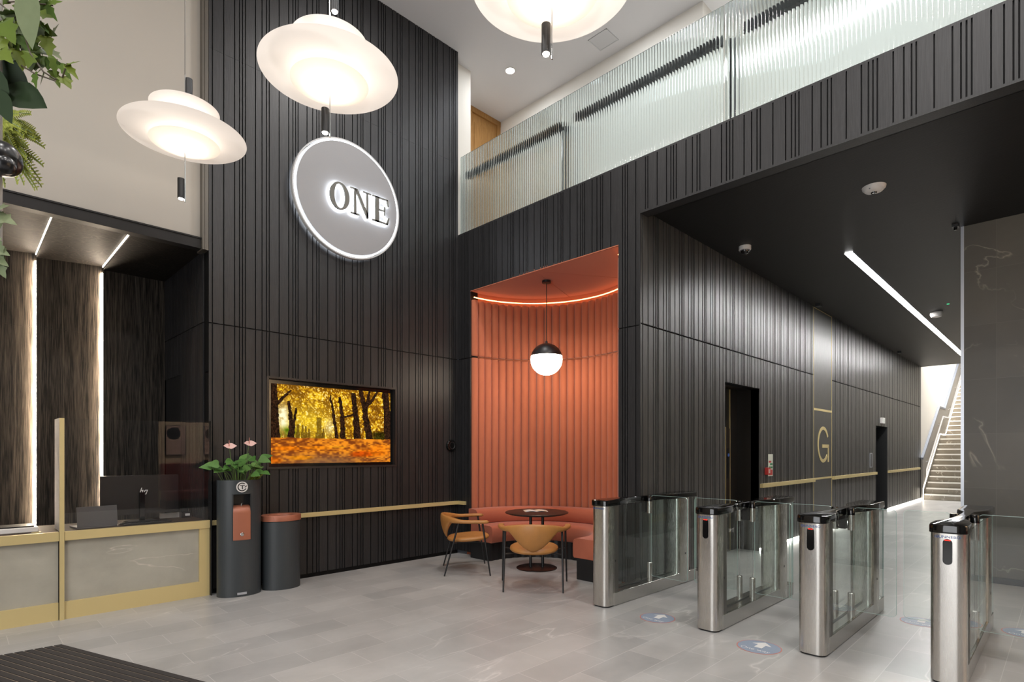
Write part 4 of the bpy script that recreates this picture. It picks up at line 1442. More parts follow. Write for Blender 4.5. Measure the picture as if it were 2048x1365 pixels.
nz = MB().tube([(0, -0.10, 0.935), (0, -0.105, 0.96), (0, -0.135, 0.965)], 0.006, 8).build('nozzle', CHROME, dp)
MB().box(-0.045, 0.045, -ry - 0.003, -ry + 0.01, 0.022, 0.045).build('maker_plate', SILVER, SP)
em = MB()
em.prism(ellipse(0.056, 0.056, 32), -0.002, 0.0, lambda a, b, h: (a, h, b))
emo = em.build('emblem_disc', WHITEPL, SP)
emo.location = (0.0, -ry - 0.0005, 1.135)
mb = MB()
seg = 24
for i in range(seg):
    a, b_ = math.radians(50) + math.radians(285) * i / seg, math.radians(50) + math.radians(285) * (i + 1) / seg
    mb.prism([(0.044 * math.cos(a), 0.044 * math.sin(a)), (0.044 * math.cos(b_), 0.044 * math.sin(b_)), (0.034 * math.cos(b_), 0.034 * math.sin(b_)), (0.034 * math.cos(a), 0.034 * math.sin(a))], -0.0035, -0.002, lambda x, z, h: (x, h, z))
mb.box(-0.022, 0.026, -0.0035, -0.002, 0.010, 0.018).box(-0.002, 0.007, -0.0035, -0.002, -0.024, 0.012)
mb.prism([(0.020, -0.006), (0.034, -0.004), (0.052, 0.014), (0.036, 0.012)], -0.0035, -0.002, lambda x, z, h: (x, h, z))
mb.build('emblem_mark', SATINBLK, emo, weld=False)

BN = thing('waste_bin', 'dark grey oval waste bin with copper lid ring beside the tall column', 'bin', (2.57, 6.19, 0), math.radians(-8))
MB().lathe([(0.93, 0.0), (1.0, 0.0), (1.0, 0.738)], 64, sx=0.200, sy=0.155).lathe([(1.0, 0.738), (0.9, 0.738), (0.9, 0.2), (0.0, 0.2)], 64, sx=0.2, sy=0.155).build('body', ANTHRA, BN)
MB().lathe([(0.62, 0.785), (0.66, 0.803), (0.99, 0.806), (1.02, 0.800), (1.02, 0.742), (0.66, 0.742), (0.62, 0.76), (0.62, 0.785)], 64, sx=0.205, sy=0.160).build('lid_ring', COPPER, BN)


def leaf(mb, base, dirv, L, W, shape='oval', droop=0.25, mi=0, roll=0.0, face=None):
    """a curved two-sided leaf with a folded midrib"""
    d = Vector(dirv).normalized()
    up = Vector((0, 0, 1))
    if face is not None:
        up = Vector(face).normalized()
    side = d.cross(up)
    if side.length < 1e-3:
        side = Vector((1, 0, 0))
    side.normalize()
    nrm = side.cross(d).normalized()
    side = (Matrix.Rotation(roll, 3, d) @ side)
    nrm = side.cross(d).normalized()
    if shape == 'oval':
        pr = [(0, 0.0), (0.08, 0.35), (0.22, 0.82), (0.40, 1.0), (0.6, 0.86), (0.8, 0.5), (0.92, 0.2), (1.0, 0.0)]
    elif shape == 'heart':
        pr = [(0, 0.0), (-0.06, 0.45), (0.04, 0.85), (0.2, 1.0), (0.42, 0.88), (0.65, 0.55), (0.85, 0.22), (1.0, 0.0)]
    elif shape == 'ivy':
        pr = [(0, 0.0), (-0.10, 0.40), (0.05, 0.95), (0.22, 0.62), (0.42, 1.0), (0.55, 0.50), (0.8, 0.28), (1.0, 0.0)]
    else:
        pr = [(0, 0.3), (0.2, 0.8), (0.45, 1.0), (0.7, 0.75), (0.9, 0.35), (1.0, 0.0)]
    pts = []
    b = Vector(base)
    v = []
    for u, wd in pr:
        c = b + d * (L * u) - Vector((0, 0, 1)) * (droop * L * max(0, u) ** 2)
        v += [c, c + side * (W * wd) + nrm * (0.12 * W * wd), c - side * (W * wd) + nrm * (0.12 * W * wd)]
    fs = []
    for i in range(len(pr) - 1):
        a = 3 * i
        fs += [(a, a + 3, a + 4, a + 1), (a, a + 2, a + 5, a + 3)]
    mb.add(v, fs, mi, True)


PL = thing('potted_plant', 'green leafy flowering plant growing from the top of the tall column', 'plant', (2.13, 6.20, ztop - 0.06))
random.seed(3)
mbL, mbS = MB(), MB()
for i in range(34):
    a = random.uniform(0, 2 * PI)
    r0 = random.uniform(0.02, 0.12)
    b0 = Vector((math.cos(a) * r0 * 1.2, math.sin(a) * r0 * 0.8, 0.0))
    hgt = random.uniform(0.12, 0.30)
    lean = random.uniform(0.03, 0.15) * (0.45 if math.sin(a) > 0.2 else 1)
    tip = b0 + Vector((math.cos(a) * lean * 1.1, math.sin(a) * lean * 0.75, hgt))
    mid = (b0 + tip) / 2 + Vector((0, 0, 0.03))
    mbS.tube([b0, mid, tip], 0.0032, 5)
    d = Vector((math.cos(a) + random.uniform(-0.5, 0.5), min(0.05, math.sin(a)) + random.uniform(-0.5, 0.1), random.uniform(-0.25, 0.35)))
    leaf(mbL, tip, d, random.uniform(0.09, 0.135), random.uniform(0.034, 0.052), 'heart', 0.15, roll=random.uniform(-0.4, 0.4), face=(-0.4, -0.7, random.uniform(0.3, 1.0)))
mbL.build('leaves', LEAF, PL, weld=False, angle=180)
mbS.build('stems', GSTEM, PL, weld=False)
mb = MB()
for i in range(26):
    a = random.uniform(-1.2, 1.0)
    b0 = Vector((0.11 + random.uniform(-0.05, 0.05), random.uniform(-0.06, 0.05), 0))
    d = Vector((math.cos(a) * 0.5, math.sin(a) * 0.5, random.uniform(0.7, 1.3)))
    leaf(mb, b0, d, random.uniform(0.14, 0.27), 0.010, 'blade', 0.35, roll=random.uniform(-1, 1))
mb.build('blades', FERN, PL, weld=False, angle=180)
for fx, fh in ((-0.115, 0.44), (0.085, 0.47)):
    mb = MB().tube([(fx * 0.4, 0, 0), (fx * 0.8, -0.03, fh * 0.6), (fx, -0.05, fh)], 0.003, 6)
    fl_ = mb.build('flower_stem', GSTEM, PL)
    mb = MB()
    leaf(mb, (fx, -0.05, fh - 0.03), (0.8, -0.3, 0.15), 0.075, 0.036, 'heart', 0.1, face=(-0.3, -0.8, 0.5))
    leaf(mb, (fx, -0.05, fh - 0.03), (-0.8, -0.2, 0.15), 0.065, 0.030, 'heart', 0.1, face=(-0.3, -0.8, 0.5))
    mb.build('spathe', PINK, fl_, weld=False)
    MB().tube([(fx, -0.05, fh - 0.03), (fx, -0.05, fh + 0.035)], [0.005, 0.002], 6).build('spadix', pm('spadix', (0.55, 0.2, 0.15), 0.5), fl_)

# ------------------------------------------------------------------ speed gates
CAPX0, CAPX1 = -0.012, 1.79


def make_gate(label, left_hinge=True, right_hinge=True):
    """local x runs into the corridor, y across; origin at the front corner nearest the lane on the right"""
    t = thing('speed_gate', label, 'speed gate', (0, 0, 0), 0, 'speed gates across the corridor entrance')
    Wd = 0.19
    MB().prism(rrect(0.010, 0.18, 0.010, Wd - 0.010, 0.055), 0.0, 0.014, put_xy).build('plinth', SATINBLK, t)
    MB().prism(rrect(1.38, 1.76, 0.010, Wd - 0.010, 0.045), 0.0, 0.014, put_xy).build('plinth', SATINBLK, t)
    fp = MB().prism(rrect(0.0, 0.19, 0.0, Wd, 0.060, 8), 0.014, 0.975, put_xy, 0, True).build('front_pedestal', STEEL, t, angle=30)
    MB().box(0.10, 0.192, 0.0, Wd, 0.13, 0.975).build('side_panel', pm('steel_grey_panel', (0.17, 0.16, 0.145), 0.35, 0.8) if 'PANEL' not in globals() else PANEL, t)
    globals()['PANEL'] = t.children[-1].data.materials[0]
    rp = MB().prism(rrect(1.36, 1.63, 0.0, Wd, 0.05, 6), 0.014, 0.975, put_xy, 0, True).build('rear_pedestal', STEEL, t, angle=30)
    for yy in (-0.0015, Wd + 0.0005):
        MB().box(1.50, 1.516, yy, yy + 0.001, 0.33, 0.35).build('key_slot', SATINBLK, rp)
        MB().box(0.135, 0.150, yy, yy + 0.001, 0.43, 0.45).build('key_slot', SATINBLK, fp)
    # sill
    MB().box(0.12, 1.78, 0.002, Wd - 0.002, 0.004, 0.130).build('sill', STEEL_H, t, bevel=0.004)
    MB().box(0.20, 1.36, Wd / 2 - 0.010, Wd / 2 + 0.010, 0.130, 0.134).build('sill_channel', SATINBLK, t)
    # black cap, waisted in the middle, with a glossy top
    c = Wd / 2
    half = [(0.0, 0.028), (-0.012, 0.05)]
    outline = []
    up = [(0.02, 0.098), (0.05, 0.102), (0.19, 0.102), (0.24, 0.100), (0.36, 0.080), (0.46, 0.045), (0.62, 0.030), (0.95, 0.028), (1.08, 0.034), (1.18, 0.070), (1.26, 0.095), (1.34, 0.102), (1.76, 0.102), (1.79, 0.095)]
    nose = [(-0.012, 0.035), (-0.006, 0.065), (0.006, 0.086)]
    top_side = nose + up
    outline = [(x, c - y) for x, y in top_side] + [(x, c + y) for x, y in reversed(top_side)]
    def inset(o, k):
        return [(x * (1 - k * 0.012) + k * 0.008, c + (y - c) * (1 - k * 0.10)) for x, y in o]
    mb = MB()
    mb.loft([[(x, y, z) for x, y in inset(outline, k)] for z, k in ((0.975, 0.3), (0.978, 0), (1.020, 0), (1.030, 0.35), (1.033, 1.0))], 0, False)
    cap = mb.build('cap', GLOSSBLK, t, angle=25)
    mb = MB().box(-0.010, 0.0, c - 0.02, c + 0.02, 1.0, 1.002)
    # glass infill along both sides
    MB().box(0.19, 1.36, 0.012, 0.020, 0.130, 0.972).build('side_glass', GLASS, t)
    MB().box(0.19, 1.36, Wd - 0.020, Wd - 0.012, 0.130, 0.972).build('side_glass', GLASS, t)
    for y0_ in (0.006, Wd - 0.014):
        eg = MB().box(1.631, 1.772, y0_, y0_ + 0.008, 0.131, 0.972).build('end_glass', GLASS, t)
        MB().box(1.772, 1.778, y0_, y0_ + 0.008, 0.131, 0.972).build('glass_edge', GLASSEDGE, eg)
    # hinge posts and swing panels
    hx = 0.81
    for on, yy, sgn, ln in ((right_hinge, 0.035, -1, right_hinge), (left_hinge, Wd - 0.035, 1, left_hinge)):
        if not on:
            continue
        MB().lathe([(0.0, 0.131), (0.026, 0.131), (0.026, 0.325), (0.020, 0.332), (0.0, 0.332)], 24, c=(hx, yy)).build('lower_hinge', STEEL, t)
        h = MB().lathe([(0.0, 0.85), (0.026, 0.85), (0.026, 0.985), (0.0, 0.985)], 24, c=(hx, yy)).build('upper_hinge', STEEL, t)
        MB().lathe([(0.028, 0.975), (0.028, 1.030), (0.024, 1.036), (0.0, 1.036)], 24, c=(hx, yy)).build('hinge_cap', GLOSSBLK, h)
        y0 = yy + sgn * 0.0
        y1 = yy + sgn * (0.035 + ln)
        lo, hi = min(y0, y1), max(y0, y1)
        outl = rrect(lo, hi, 0.19, 1.04, 0.03, 5)
        # the panel is notched past the hinge posts: it starts at the post face
        p = MB()
        lo2, hi2 = (yy + 0.02, y1) if sgn > 0 else (y1, yy - 0.02)
        outl = rrect(lo2, hi2, 0.19, 1.04, 0.03, 5)
        p.prism(outl, hx - 0.005, hx + 0.005, lambda a, b, h_: (h_, a, b))
        sp = p.build('swing_panel', GLASS, t)
        ed = MB()
        rim_o, rim_i = outl, rrect(lo2 + 0.002, hi2 - 0.002, 0.192, 1.038, 0.028, 5)
        n_ = len(rim_o)
        vs_ = [(hx - 0.0055, a, b) for a, b in rim_o] + [(hx - 0.0055, a, b) for a, b in rim_i] + [(hx + 0.0055, a, b) for a, b in rim_o]
        ed.add(vs_, [(i, (i + 1) % n_, n_ + (i + 1) % n_, n_ + i) for i in range(n_)] + [(i, (i + 1) % n_, 2 * n_ + (i + 1) % n_, 2 * n_ + i) for i in range(n_)])
        ed.build('polished_edge', GLASSEDGE, sp, weld=False)
        mbx = MB().tube([(hx, yy, 0.33), (hx, yy, 0.85)], 0.002, 6)
        mbx.build('hinge_rod', CHROME, t)
    if True:
        MB().box(hx - 0.03, hx + 0.03, c - 0.025, c + 0.025, 0.86, 1.0).build('hinge_block', SATINBLK, t)
    return t, fp


def gate_face(t):
    c = 0.095
    p = MB()
    p.prism(rrect(c - 0.025, c + 0.025, 0.775, 0.94, 0.025, 8), -0.002, 0.001, lambda a, b, h: (h, a, b))
    rd = p.build('card_reader', GLOSSBLK, t)
    q = MB()
    q.prism(rrect(c - 0.016, c + 0.016, 0.929, 0.935, 0.003, 4), -0.0035, -0.002, lambda a, b, h: (h, a, b))
    q.build('red_light', REDGLOW, rd)


TXT_BLUE = pm('print_blue', (0.03, 0.09, 0.30), 0.5)


def gate_text(t):
    vs, fs = text_mesh('GUNNEBO', 0.024, 0.0004)
    mb = MB()
    mb.add([(-0.0006 - z, 0.095 - x * 1.15, 0.952 + y) for x, y, z in vs], fs)
    mb.build('lettering', TXT_BLUE, t, weld=False)


GATES = [((4.40, 3.125, 0), -0.6, 0, 0.40, False, 'steel and glass speed gate standing against the wall beside the coral alcove'),
         ((4.435, 2.058, 0), -0.4, 0.42, 0.31, True, 'steel and glass speed gate between the two floor arrow stickers'),
         ((4.450, 1.255, 0), -0.3, 0.33, 0.28, True, 'steel and glass speed gate just past the second floor arrow sticker'),
         ((4.50, 0.462, 0), 0.0, 0.28, 0.55, True, 'steel and glass speed gate nearest the marble wall')]
for loc, deg, lh, rh, face, lab in GATES:
    t, fp = make_gate(lab, lh, rh)
    gate_text(t)
    if face:
        gate_face(t)
    t.location = loc
    t.rotation_euler.z = math.radians(deg)

# ------------------------------------------------------------------ floor stickers
ST_BLUE = pm('sticker_blue', (0.235, 0.28, 0.36), 0.45)
ST_RED = pm('sticker_red', (0.50, 0.17, 0.13), 0.5)
ST_WHITE = pm('sticker_white', (0.68, 0.66, 0.64), 0.5)


def sticker(x, y, r, label, rotz=0.0):
    t = thing('floor_sticker', label, 'floor sticker', (x, y, 0), rotz, 'round arrow stickers on the floor by the gates')
    MB().prism(ellipse(r, r, 48), 0.0004, 0.0012, put_xy).build('ring', ST_RED, t)
    MB().prism(ellipse(r * 0.95, r * 0.95, 48), 0.0012, 0.0018, put_xy).build('disc', ST_BLUE, t)
    a = [(-0.02, -0.028), (0.055, -0.028), (0.055, -0.070), (0.125, 0.0), (0.055, 0.070), (0.055, 0.028), (-0.02, 0.028)]
    a = [(px * r / 0.155 + 0.0, py * r / 0.155) for px, py in a]
    MB().prism(a, 0.0018, 0.0023, put_xy).build('arrow', ST_WHITE, t)
    vs, fs = text_mesh('One way', 0.058 * r / 0.155, 0.0)
    MB().add([(-0.075 * r / 0.155 + yy, -xx, 0.0024) for xx, yy, zz in vs], fs).build('lettering', ST_WHITE, t, weld=False)
    return t


sticker(4.49, 2.635, 0.155, 'blue arrow sticker on the floor between the first two gates')
sticker(4.37, 1.69, 0.160, 'blue arrow sticker on the floor before the third gate')
sticker(6.02, 0.93, 0.155, 'pale blue arrow sticker behind the closed glass of the last lane')
sticker(6.25, 0.26, 0.155, 'blue arrow sticker at the picture edge by the marble wall')

# ------------------------------------------------------------------ entrance mat
m, nt, b = new_mat('mat_carpet')
v = coords(nt)
c = mix(nt, noise(nt, v, 260, 3, 0.7), (0.012, 0.0105, 0.010), (0.05, 0.043, 0.040))
nt.links.new(c, b.inputs['Base Color'])
b.inputs['Roughness'].default_value = 0.95
MATC = m
MT = thing('entrance_mat', 'black ribbed entrance mat with thin metal strips on the grey floor', 'mat', (0, 0, 0))
mc0 = Vector((0.590, 5.517))
md = Vector((0.339, -0.9408))
mn = Vector((-0.9408, -0.339))
le = Vector((-0.998, 0.062))
mbr, mba = MB(), MB()
pitch = 0.052
k = 0
for i in range(62):
    s = i * pitch + 0.001
    def P(dn, along):
        # start on the left-hand (far) edge
        q = mc0 + mn * dn
        tt = dn / (le.dot(mn))
        e = mc0 + le * tt
        return e + md * along
    L = 4.6
    a, b_, c_, d_ = P(s, 0), P(s + 0.040, 0), P(s + 0.040, L), P(s, L)
    mbr.prism([tuple(a), tuple(b_), tuple(c_), tuple(d_)], 0.001, 0.011, put_xy)
    a, b_, c_, d_ = P(s + 0.041, 0.004), P(s + 0.051, 0.004), P(s + 0.051, L), P(s + 0.041, L)
    mba.prism([tuple(a), tuple(b_), tuple(c_), tuple(d_)], 0.001, 0.007, put_xy)
mbr.build('carpet_ribs', MATC, MT, weld=False)
mba.build('metal_strips', pm('mat_aluminium', (0.24, 0.19, 0.145), 0.45, 0.4), MT, weld=False)

# ------------------------------------------------------------------ corridor lights and ceiling fittings
SL = thing('linear_light', 'long white linear light in the dark corridor ceiling', 'ceiling light', (0, 0, 0))
MB().box(8.43, 20.0, 2.04, 2.135, CZ - 0.006, CZ - 0.003).build('diffuser', LED_STRIP, SL)
MB().box(8.42, 20.01, 2.030, 2.040, CZ - 0.008, CZ - 0.001).box(8.42, 20.01, 2.135, 2.145, CZ - 0.008, CZ - 0.001).build('housing', SATINBLK, SL, weld=False)
for a, b, lab in ((LX1 + 0.02, PX0 - 0.02, 'floor-level light line under the corridor wall after the lift doorway'), (PX1 + 0.02, DX0 - 0.02, 'floor-level light line under the corridor wall before the narrow doorway'), (DX1 + 0.02, CX1 - 0.02, 'floor-level light line under the corridor wall by the stairs')):
    tag(MB().box(a, b, YC - 0.006, YC + 0.010, 0.006, 0.040).build('floor_light_line', LED_W), lab, 'light line', 'light lines along the corridor floor')


def dome_camera():
    t = thing('dome_camera', 'white dome camera on the dark ceiling near the corridor wall', 'security camera', (7.22, 2.97, CZ))
    MB().lathe([(0.0, 0.0), (0.075, 0.0), (0.075, -0.045), (0.062, -0.055), (0.0, -0.055)], 32).build('body', WHITEPL, t)
    MB().lathe([(0.055 * math.cos(a), -0.052 - 0.055 * math.sin(a)) for a in [PI / 2 * i / 8 for i in range(9)]], 24).build('dome', GLOSSBLK, t)
    MB().lathe([(0.064, -0.046), (0.068, -0.058), (0.058, -0.06)], 32).build('ring', GREYPL, t)
    return t


dome_camera()
t = thing('ceiling_sensor', 'white oval sensor on the dark ceiling in front of the linear light', 'sensor', (6.51, 1.39, CZ))
MB().lathe([(0.0, 0.0), (0.105, 0.0), (0.10, -0.02), (0.075, -0.045), (0.03, -0.055), (0.0, -0.055)], 36).build('housing', WHITEPL, t)
MB().lathe([(0.028, -0.050), (0.024, -0.066), (0.0, -0.070)], 20).build('lens', GLOSSBLK, t)
for a in (0.8, 2.9, 5.0):
    MB().lathe([(0.007, -0.030), (0.007, -0.040), (0, -0.041)], 10, c=(0.082 * math.cos(a), 0.082 * math.sin(a))).build('screw', GREYPL, t)
t = thing('smoke_detector', 'small white smoke detector on the ceiling beyond the linear light', 'smoke detector', (13.2, 1.80, CZ))
MB().lathe([(0.0, 0.0), (0.10, 0.0), (0.10, -0.05), (0.08, -0.09), (0.0, -0.09)], 24).build('body', WHITEPL, t)
MB().lathe([(0.082, -0.06), (0.086, -0.066), (0.082, -0.072)], 24).build('grille', GREYPL, t)
t = thing('bracket_camera', 'tiny black camera bracket at the top corner of the marble wall', 'camera', (8.28, 0.95, CZ))
MB().box(-0.05, 0.05, -0.03, 0.03, -0.03, 0).build('bracket', SATINBLK, t)
MB().lathe([(0.0, -0.03), (0.018, -0.03), (0.018, -0.06), (0.0, -0.065)], 16).build('lens', GLOSSBLK, t)
tag(MB().lathe([(0.0, CZ - 0.006), (0.02, CZ - 0.006), (0.022, CZ)], 12, c=(12.6, 1.55)).build('indicator_light', emis('green_dot', (0.1, 0.9, 0.4), 1.0)), 'tiny green indicator light in the corridor ceiling', 'indicator')
for px_, lab in ((10.9, 'small black spotlight fitting at the ceiling edge by the letter G panel'), (17.6, 'small black spotlight fitting at the ceiling edge far along the corridor')):
    tag(MB().box(px_, px_ + 0.12, YC - 0.16, YC - 0.08, CZ - 0.05, CZ).build('ceiling_spot', SATINBLK), lab, 'spotlight', 'black ceiling fittings over the corridor wall')

# exit sign, call point, notice, door plate
t = thing('exit_sign', 'small white box sign above the narrow black doorway', 'exit sign', (16.25, YC, 2.27))
MB().box(-0.14, 0.14, -0.05, 0, -0.07, 0.07).build('box', WHITEPL, t)
MB().box(-0.11, 0.11, -0.052, -0.05, -0.05, 0.05).build('face', pm('exit_face', (0.62, 0.64, 0.60), 0.4), t)
t = thing('fire_call_point', 'red fire call point on the corridor wall beside the lift doorway', 'call point', (8.83, YC, 1.20))
MB().box(-0.055, 0.055, -0.05, 0, -0.055, 0.055).build('box', pm('fire_red', (0.42, 0.03, 0.025), 0.4), t, bevel=0.004)
MB().box(-0.03, 0.03, -0.052, -0.05, -0.03, 0.03).build('face', pm('call_face', (0.6, 0.45, 0.4), 0.4), t)
t = thing('fire_notice', 'white and red fire action notice on the corridor wall above the call point', 'notice', (9.0, YC, 1.29))
MB().box(-0.09, 0.09, -0.006, 0, -0.17, 0.17).build('board', pm('notice_white', (0.66, 0.68, 0.58), 0.5), t)
MB().box(-0.075, 0.075, -0.008, -0.006, -0.155, -0.07).box(-0.075, 0.02, -0.008, -0.006, 0.04, 0.07).build('red_blocks', pm('notice_red', (0.5, 0.05, 0.04), 0.5), t, weld=False)
MB().box(-0.075, 0.075, -0.008, -0.006, -0.05, -0.02).box(-0.02, 0.075, -0.008, -0.006, 0.0, 0.03).build('green_blocks', pm('notice_green', (0.03, 0.22, 0.08), 0.5), t, weld=False)
t = thing('access_plate', 'narrow silver and black entry plate beside the narrow doorway', 'plate', (15.2, YC, 1.30))
MB().box(-0.10, 0.10, -0.012, 0, -0.17, 0.17).build('plate', SILVER, t)
MB().box(-0.08, 0.03, -0.014, -0.012, -0.15, 0.15).build('panel', SATINBLK, t)

# ------------------------------------------------------------------ staircase
SX, RISE, TREAD = 21.45, 0.178, 0.30
STC = thing('staircase', 'grey marble staircase with white lit nosings at the end of the corridor', 'staircase', (SX, 0, 0))
SY0, SY1 = 0.95, 3.245
steps = []
x, z = 0.0, 0.0
for i in range(11):
    z += RISE
    steps.append((x, z))
    x += TREAD if i < 10 else 1.35
LANDX0, LANDX1, LANDZ = 10 * TREAD, x, z
for i in range(15):
    z += RISE
    steps.append((x, z))
    x += TREAD
xe = x
poly = [(0, 0)]
for i, (a, b_) in enumerate(steps):
    poly += [(a, b_ - RISE), (a, b_)]
poly += [(xe, z), (xe, 0)]
mb = MB()
for i, (a, b_) in enumerate(steps):
    nx = steps[i + 1][0] if i + 1 < len(steps) else xe
    mb.box(a, nx + 0.01, SY0, SY1, max(0, b_ - RISE - 0.3), b_)
mb.build('steps', STONE_STAIR, STC, weld=False)
NOSE = emis('nosing_lit_edge', (1.0, 0.95, 0.88), 0.75)
NOSE = pm('nosing_pale', (0.72, 0.70, 0.66), 0.4)
for a, b_ in steps:
    MB().box(a - 0.012, a + 0.055, SY0, SY1 - 0.02, b_ - 0.038, b_ + 0.003).build('nosing', NOSE, STC)
# parapet: three straight runs (flight, landing, flight)
def slope_poly(off0, off1):
    s = RISE / TREAD
    xs_ = [-0.10, LANDX0 - 0.05, LANDX1 - 0.25, xe]
    zs_ = [0.10, LANDZ, LANDZ, z]
    lo = [(a, b_ + off0) for a, b_ in zip(xs_, zs_)]
    hi = [(a, b_ + off1) for a, b_ in zip(xs_, zs_)]
    return xs_, zs_


xs_ = [-0.12, LANDX0 + 0.02, LANDX1 - 0.10, xe]
zs_ = [RISE, LANDZ + 0.0, LANDZ + 0.0, z]
PAR = 1.08
mb = MB()
top = [(a, b_ + PAR) for a, b_ in zip(xs_, zs_)]
outl = [(xs_[0], 0.0)] + [(xe, 0.0)] + list(reversed(top))
for i in range(3):
    a, b_ = xs_[i], xs_[i + 1]
    mb.prism([(a, 0), (b_, 0), (b_, zs_[i + 1] + PAR), (a, zs_[i] + PAR)], SY1, YC - 0.012, lambda p, q, h: (p, h, q))
mb.build('parapet', pm('parapet_stone', (0.22, 0.20, 0.175), 0.4), STC, weld=False)
mb = MB()
for i in range(3):
    a, b_ = xs_[i], xs_[i + 1]
    mb.prism([(a, zs_[i] + PAR), (b_, zs_[i + 1] + PAR), (b_, zs_[i + 1] + PAR + 0.06), (a, zs_[i] + PAR + 0.06)], SY1 - 0.01, YC - 0.004, lambda p, q, h: (p, h, q))
mb.build('coping', pm('coping_metal', (0.16, 0.175, 0.21), 0.4, 0.2), STC, weld=False)
LED_ST = emis('stair_led', (1.0, 0.88, 0.72), 16)
mb = MB()
for i in range(3):
    a, b_ = xs_[i], xs_[i + 1]
    mb.prism([(a, zs_[i] + 0.14), (b_, zs_[i + 1] + 0.14), (b_, zs_[i + 1] + 0.175), (a, zs_[i] + 0.175)], SY1 - 0.012, SY1 - 0.001, lambda p, q, h: (p, h, q))
mb.box(xs_[0] - 0.0, xs_[0] + 0.03, SY1 - 0.012, SY1 - 0.001, 0.02, zs_[0] + 0.14)
mb.build('skirting_light', LED_ST, STC, weld=False)
hr = [(xs_[0] - 0.02, SY1 - 0.10, zs_[0] + 0.55)] + [(a, SY1 - 0.10, b_ + 0.78) for a, b_ in zip(xs_, zs_)]
hro = MB().tube(hr, 0.020, 10).build('handrail', emis('lit_handrail', (1.0, 0.95, 0.88), 1.0), STC)
for i in range(3):
    a, b_ = hr[i + 1], hr[i + 2]
    for q in ((0.15, 0.5, 0.85) if i != 1 else (0.5,)):
        p = Vector(a).lerp(Vector(b_), q)
        MB().tube([p, p + Vector((0, 0.10, -0.05))], 0.012, 8).build('bracket', CHROME, STC)
mb = MB().box(CX1, 32, YC, YC + 0.1, 0, CEIL)
struct(mb.build('wall_stairwell', WHITE), 'bright white wall of the stairwell', 'wall')
struct(MB().box(31.9, 32, 0.7, YC, 0, CEIL).build('wall_stair_end', WHITE), 'white wall at the head of the stairs', 'wall')
struct(MB().box(CX1, 32, 0.7, YC + 0.1, CEIL, CEIL + 0.1).build('ceiling_stairwell', CEILW), 'white ceiling above the stairs', 'ceiling')
struct(MB().box(CX1 - 0.1, CX1, 0.7, YC + 0.1, CZ, CEIL).build('wall_stair_front', WHITE), 'white bulkhead wall above the end of the corridor', 'wall')

# ------------------------------------------------------------------ hanging plants at the left edge
def hp(px, py, d=1.8, dd=0.0):
    """offset table in metres: lateral, height and depth of the plant points (taken once, then fixed in the world)"""
    t_ = (px - 1024) / 1117
    return None


RT, FW = Vector((0.7071, -0.7071, 0)), Vector((0.7071, 0.7071, 0))


def W3(lat, up, dep):
    return RT * lat + FW * dep + Vector((0, 0, up))


random.seed(11)
IV = thing('hanging_ivy', 'trailing green ivy hanging from the top left over the desk', 'ivy', tuple(W3(-1.62, 2.75, 1.80)))


def L3(lat, up, dep=0.0):   # local offsets from the ivy root in metres
    return RT * lat + FW * dep + Vector((0, 0, up))


def vine(pts, r=0.003):
    return [L3(*p) for p in pts]


mbS, mbL, mbP = MB(), MB(), MB()
main = [(-0.06, 0.22, 0), (0.0, 0.17, 0.02), (0.05, 0.09, 0.0), (0.085, 0.02, -0.02), (0.11, -0.025, 0.0), (0.13, -0.035, 0.02), (0.155, -0.03, 0.02), (0.185, -0.002, 0.0)]
mbS.tube(vine(main), 0.0026, 5)
second = [(-0.06, 0.12, 0.03), (0.0, 0.03, 0.03), (0.04, -0.005, 0.0), (0.10, -0.045, -0.02), (0.15, -0.055, 0.0)]
mbS.tube(vine(second), 0.0024, 5)
third = [(-0.05, 0.24, 0.05), (0.03, 0.22, 0.02), (0.09, 0.195, 0.0), (0.125, 0.205, 0.02)]
mbS.tube(vine(third), 0.0024, 5)
spec = [((0.185, -0.004, 0), (0.9, 0.35, 0), 0.055, 0.016), ((0.185, -0.004, 0), (0.8, -0.9, 0.1), 0.06, 0.016), ((0.155, -0.03, 0.02), (0.6, -0.7, 0), 0.05, 0.026), ((0.10, -0.045, -0.02), (0.1, -0.9, 0), 0.05, 0.024),
        ((0.085, 0.02, -0.02), (-0.2, -1, 0), 0.05, 0.026), ((0.12, 0.035, 0.02), (0.1, -1, 0.2), 0.07, 0.015), ((0.15, 0.01, 0.02), (0.5, -0.7, 0.2), 0.055, 0.018), ((0.03, 0.04, 0.0), (0.2, -0.9, 0), 0.065, 0.032),
        ((0.045, 0.09, 0.0), (0.3, -0.8, 0), 0.065, 0.034), ((0.0, 0.12, -0.02), (0.35, -0.6, 0), 0.085, 0.045), ((-0.03, 0.07, -0.02), (0.5, -0.5, 0), 0.075, 0.040), ((0.0, 0.02, -0.03), (0.7, -0.6, 0), 0.06, 0.03),
        ((0.11, 0.20, 0.01), (0.6, -0.8, 0), 0.07, 0.018), ((0.12, 0.205, 0.01), (1, 0.2, 0), 0.05, 0.014), ((0.07, 0.215, 0.02), (0.5, 0.5, 0), 0.06, 0.025), ((0.10, 0.10, 0.02), (0.25, -0.95, 0), 0.075, 0.028), ((0.05, 0.16, 0.04), (0.4, -0.7, 0), 0.08, 0.03),
        ((0.085, 0.08, 0.04), (0.8, -0.5, 0), 0.07, 0.03), ((0.0, 0.19, 0.03), (0.8, -0.3, 0), 0.08, 0.035), ((0.03, 0.21, 0.0), (0.3, 0.7, 0), 0.06, 0.03), ((-0.02, 0.16, 0.0), (0.9, 0.2, 0), 0.07, 0.035)]
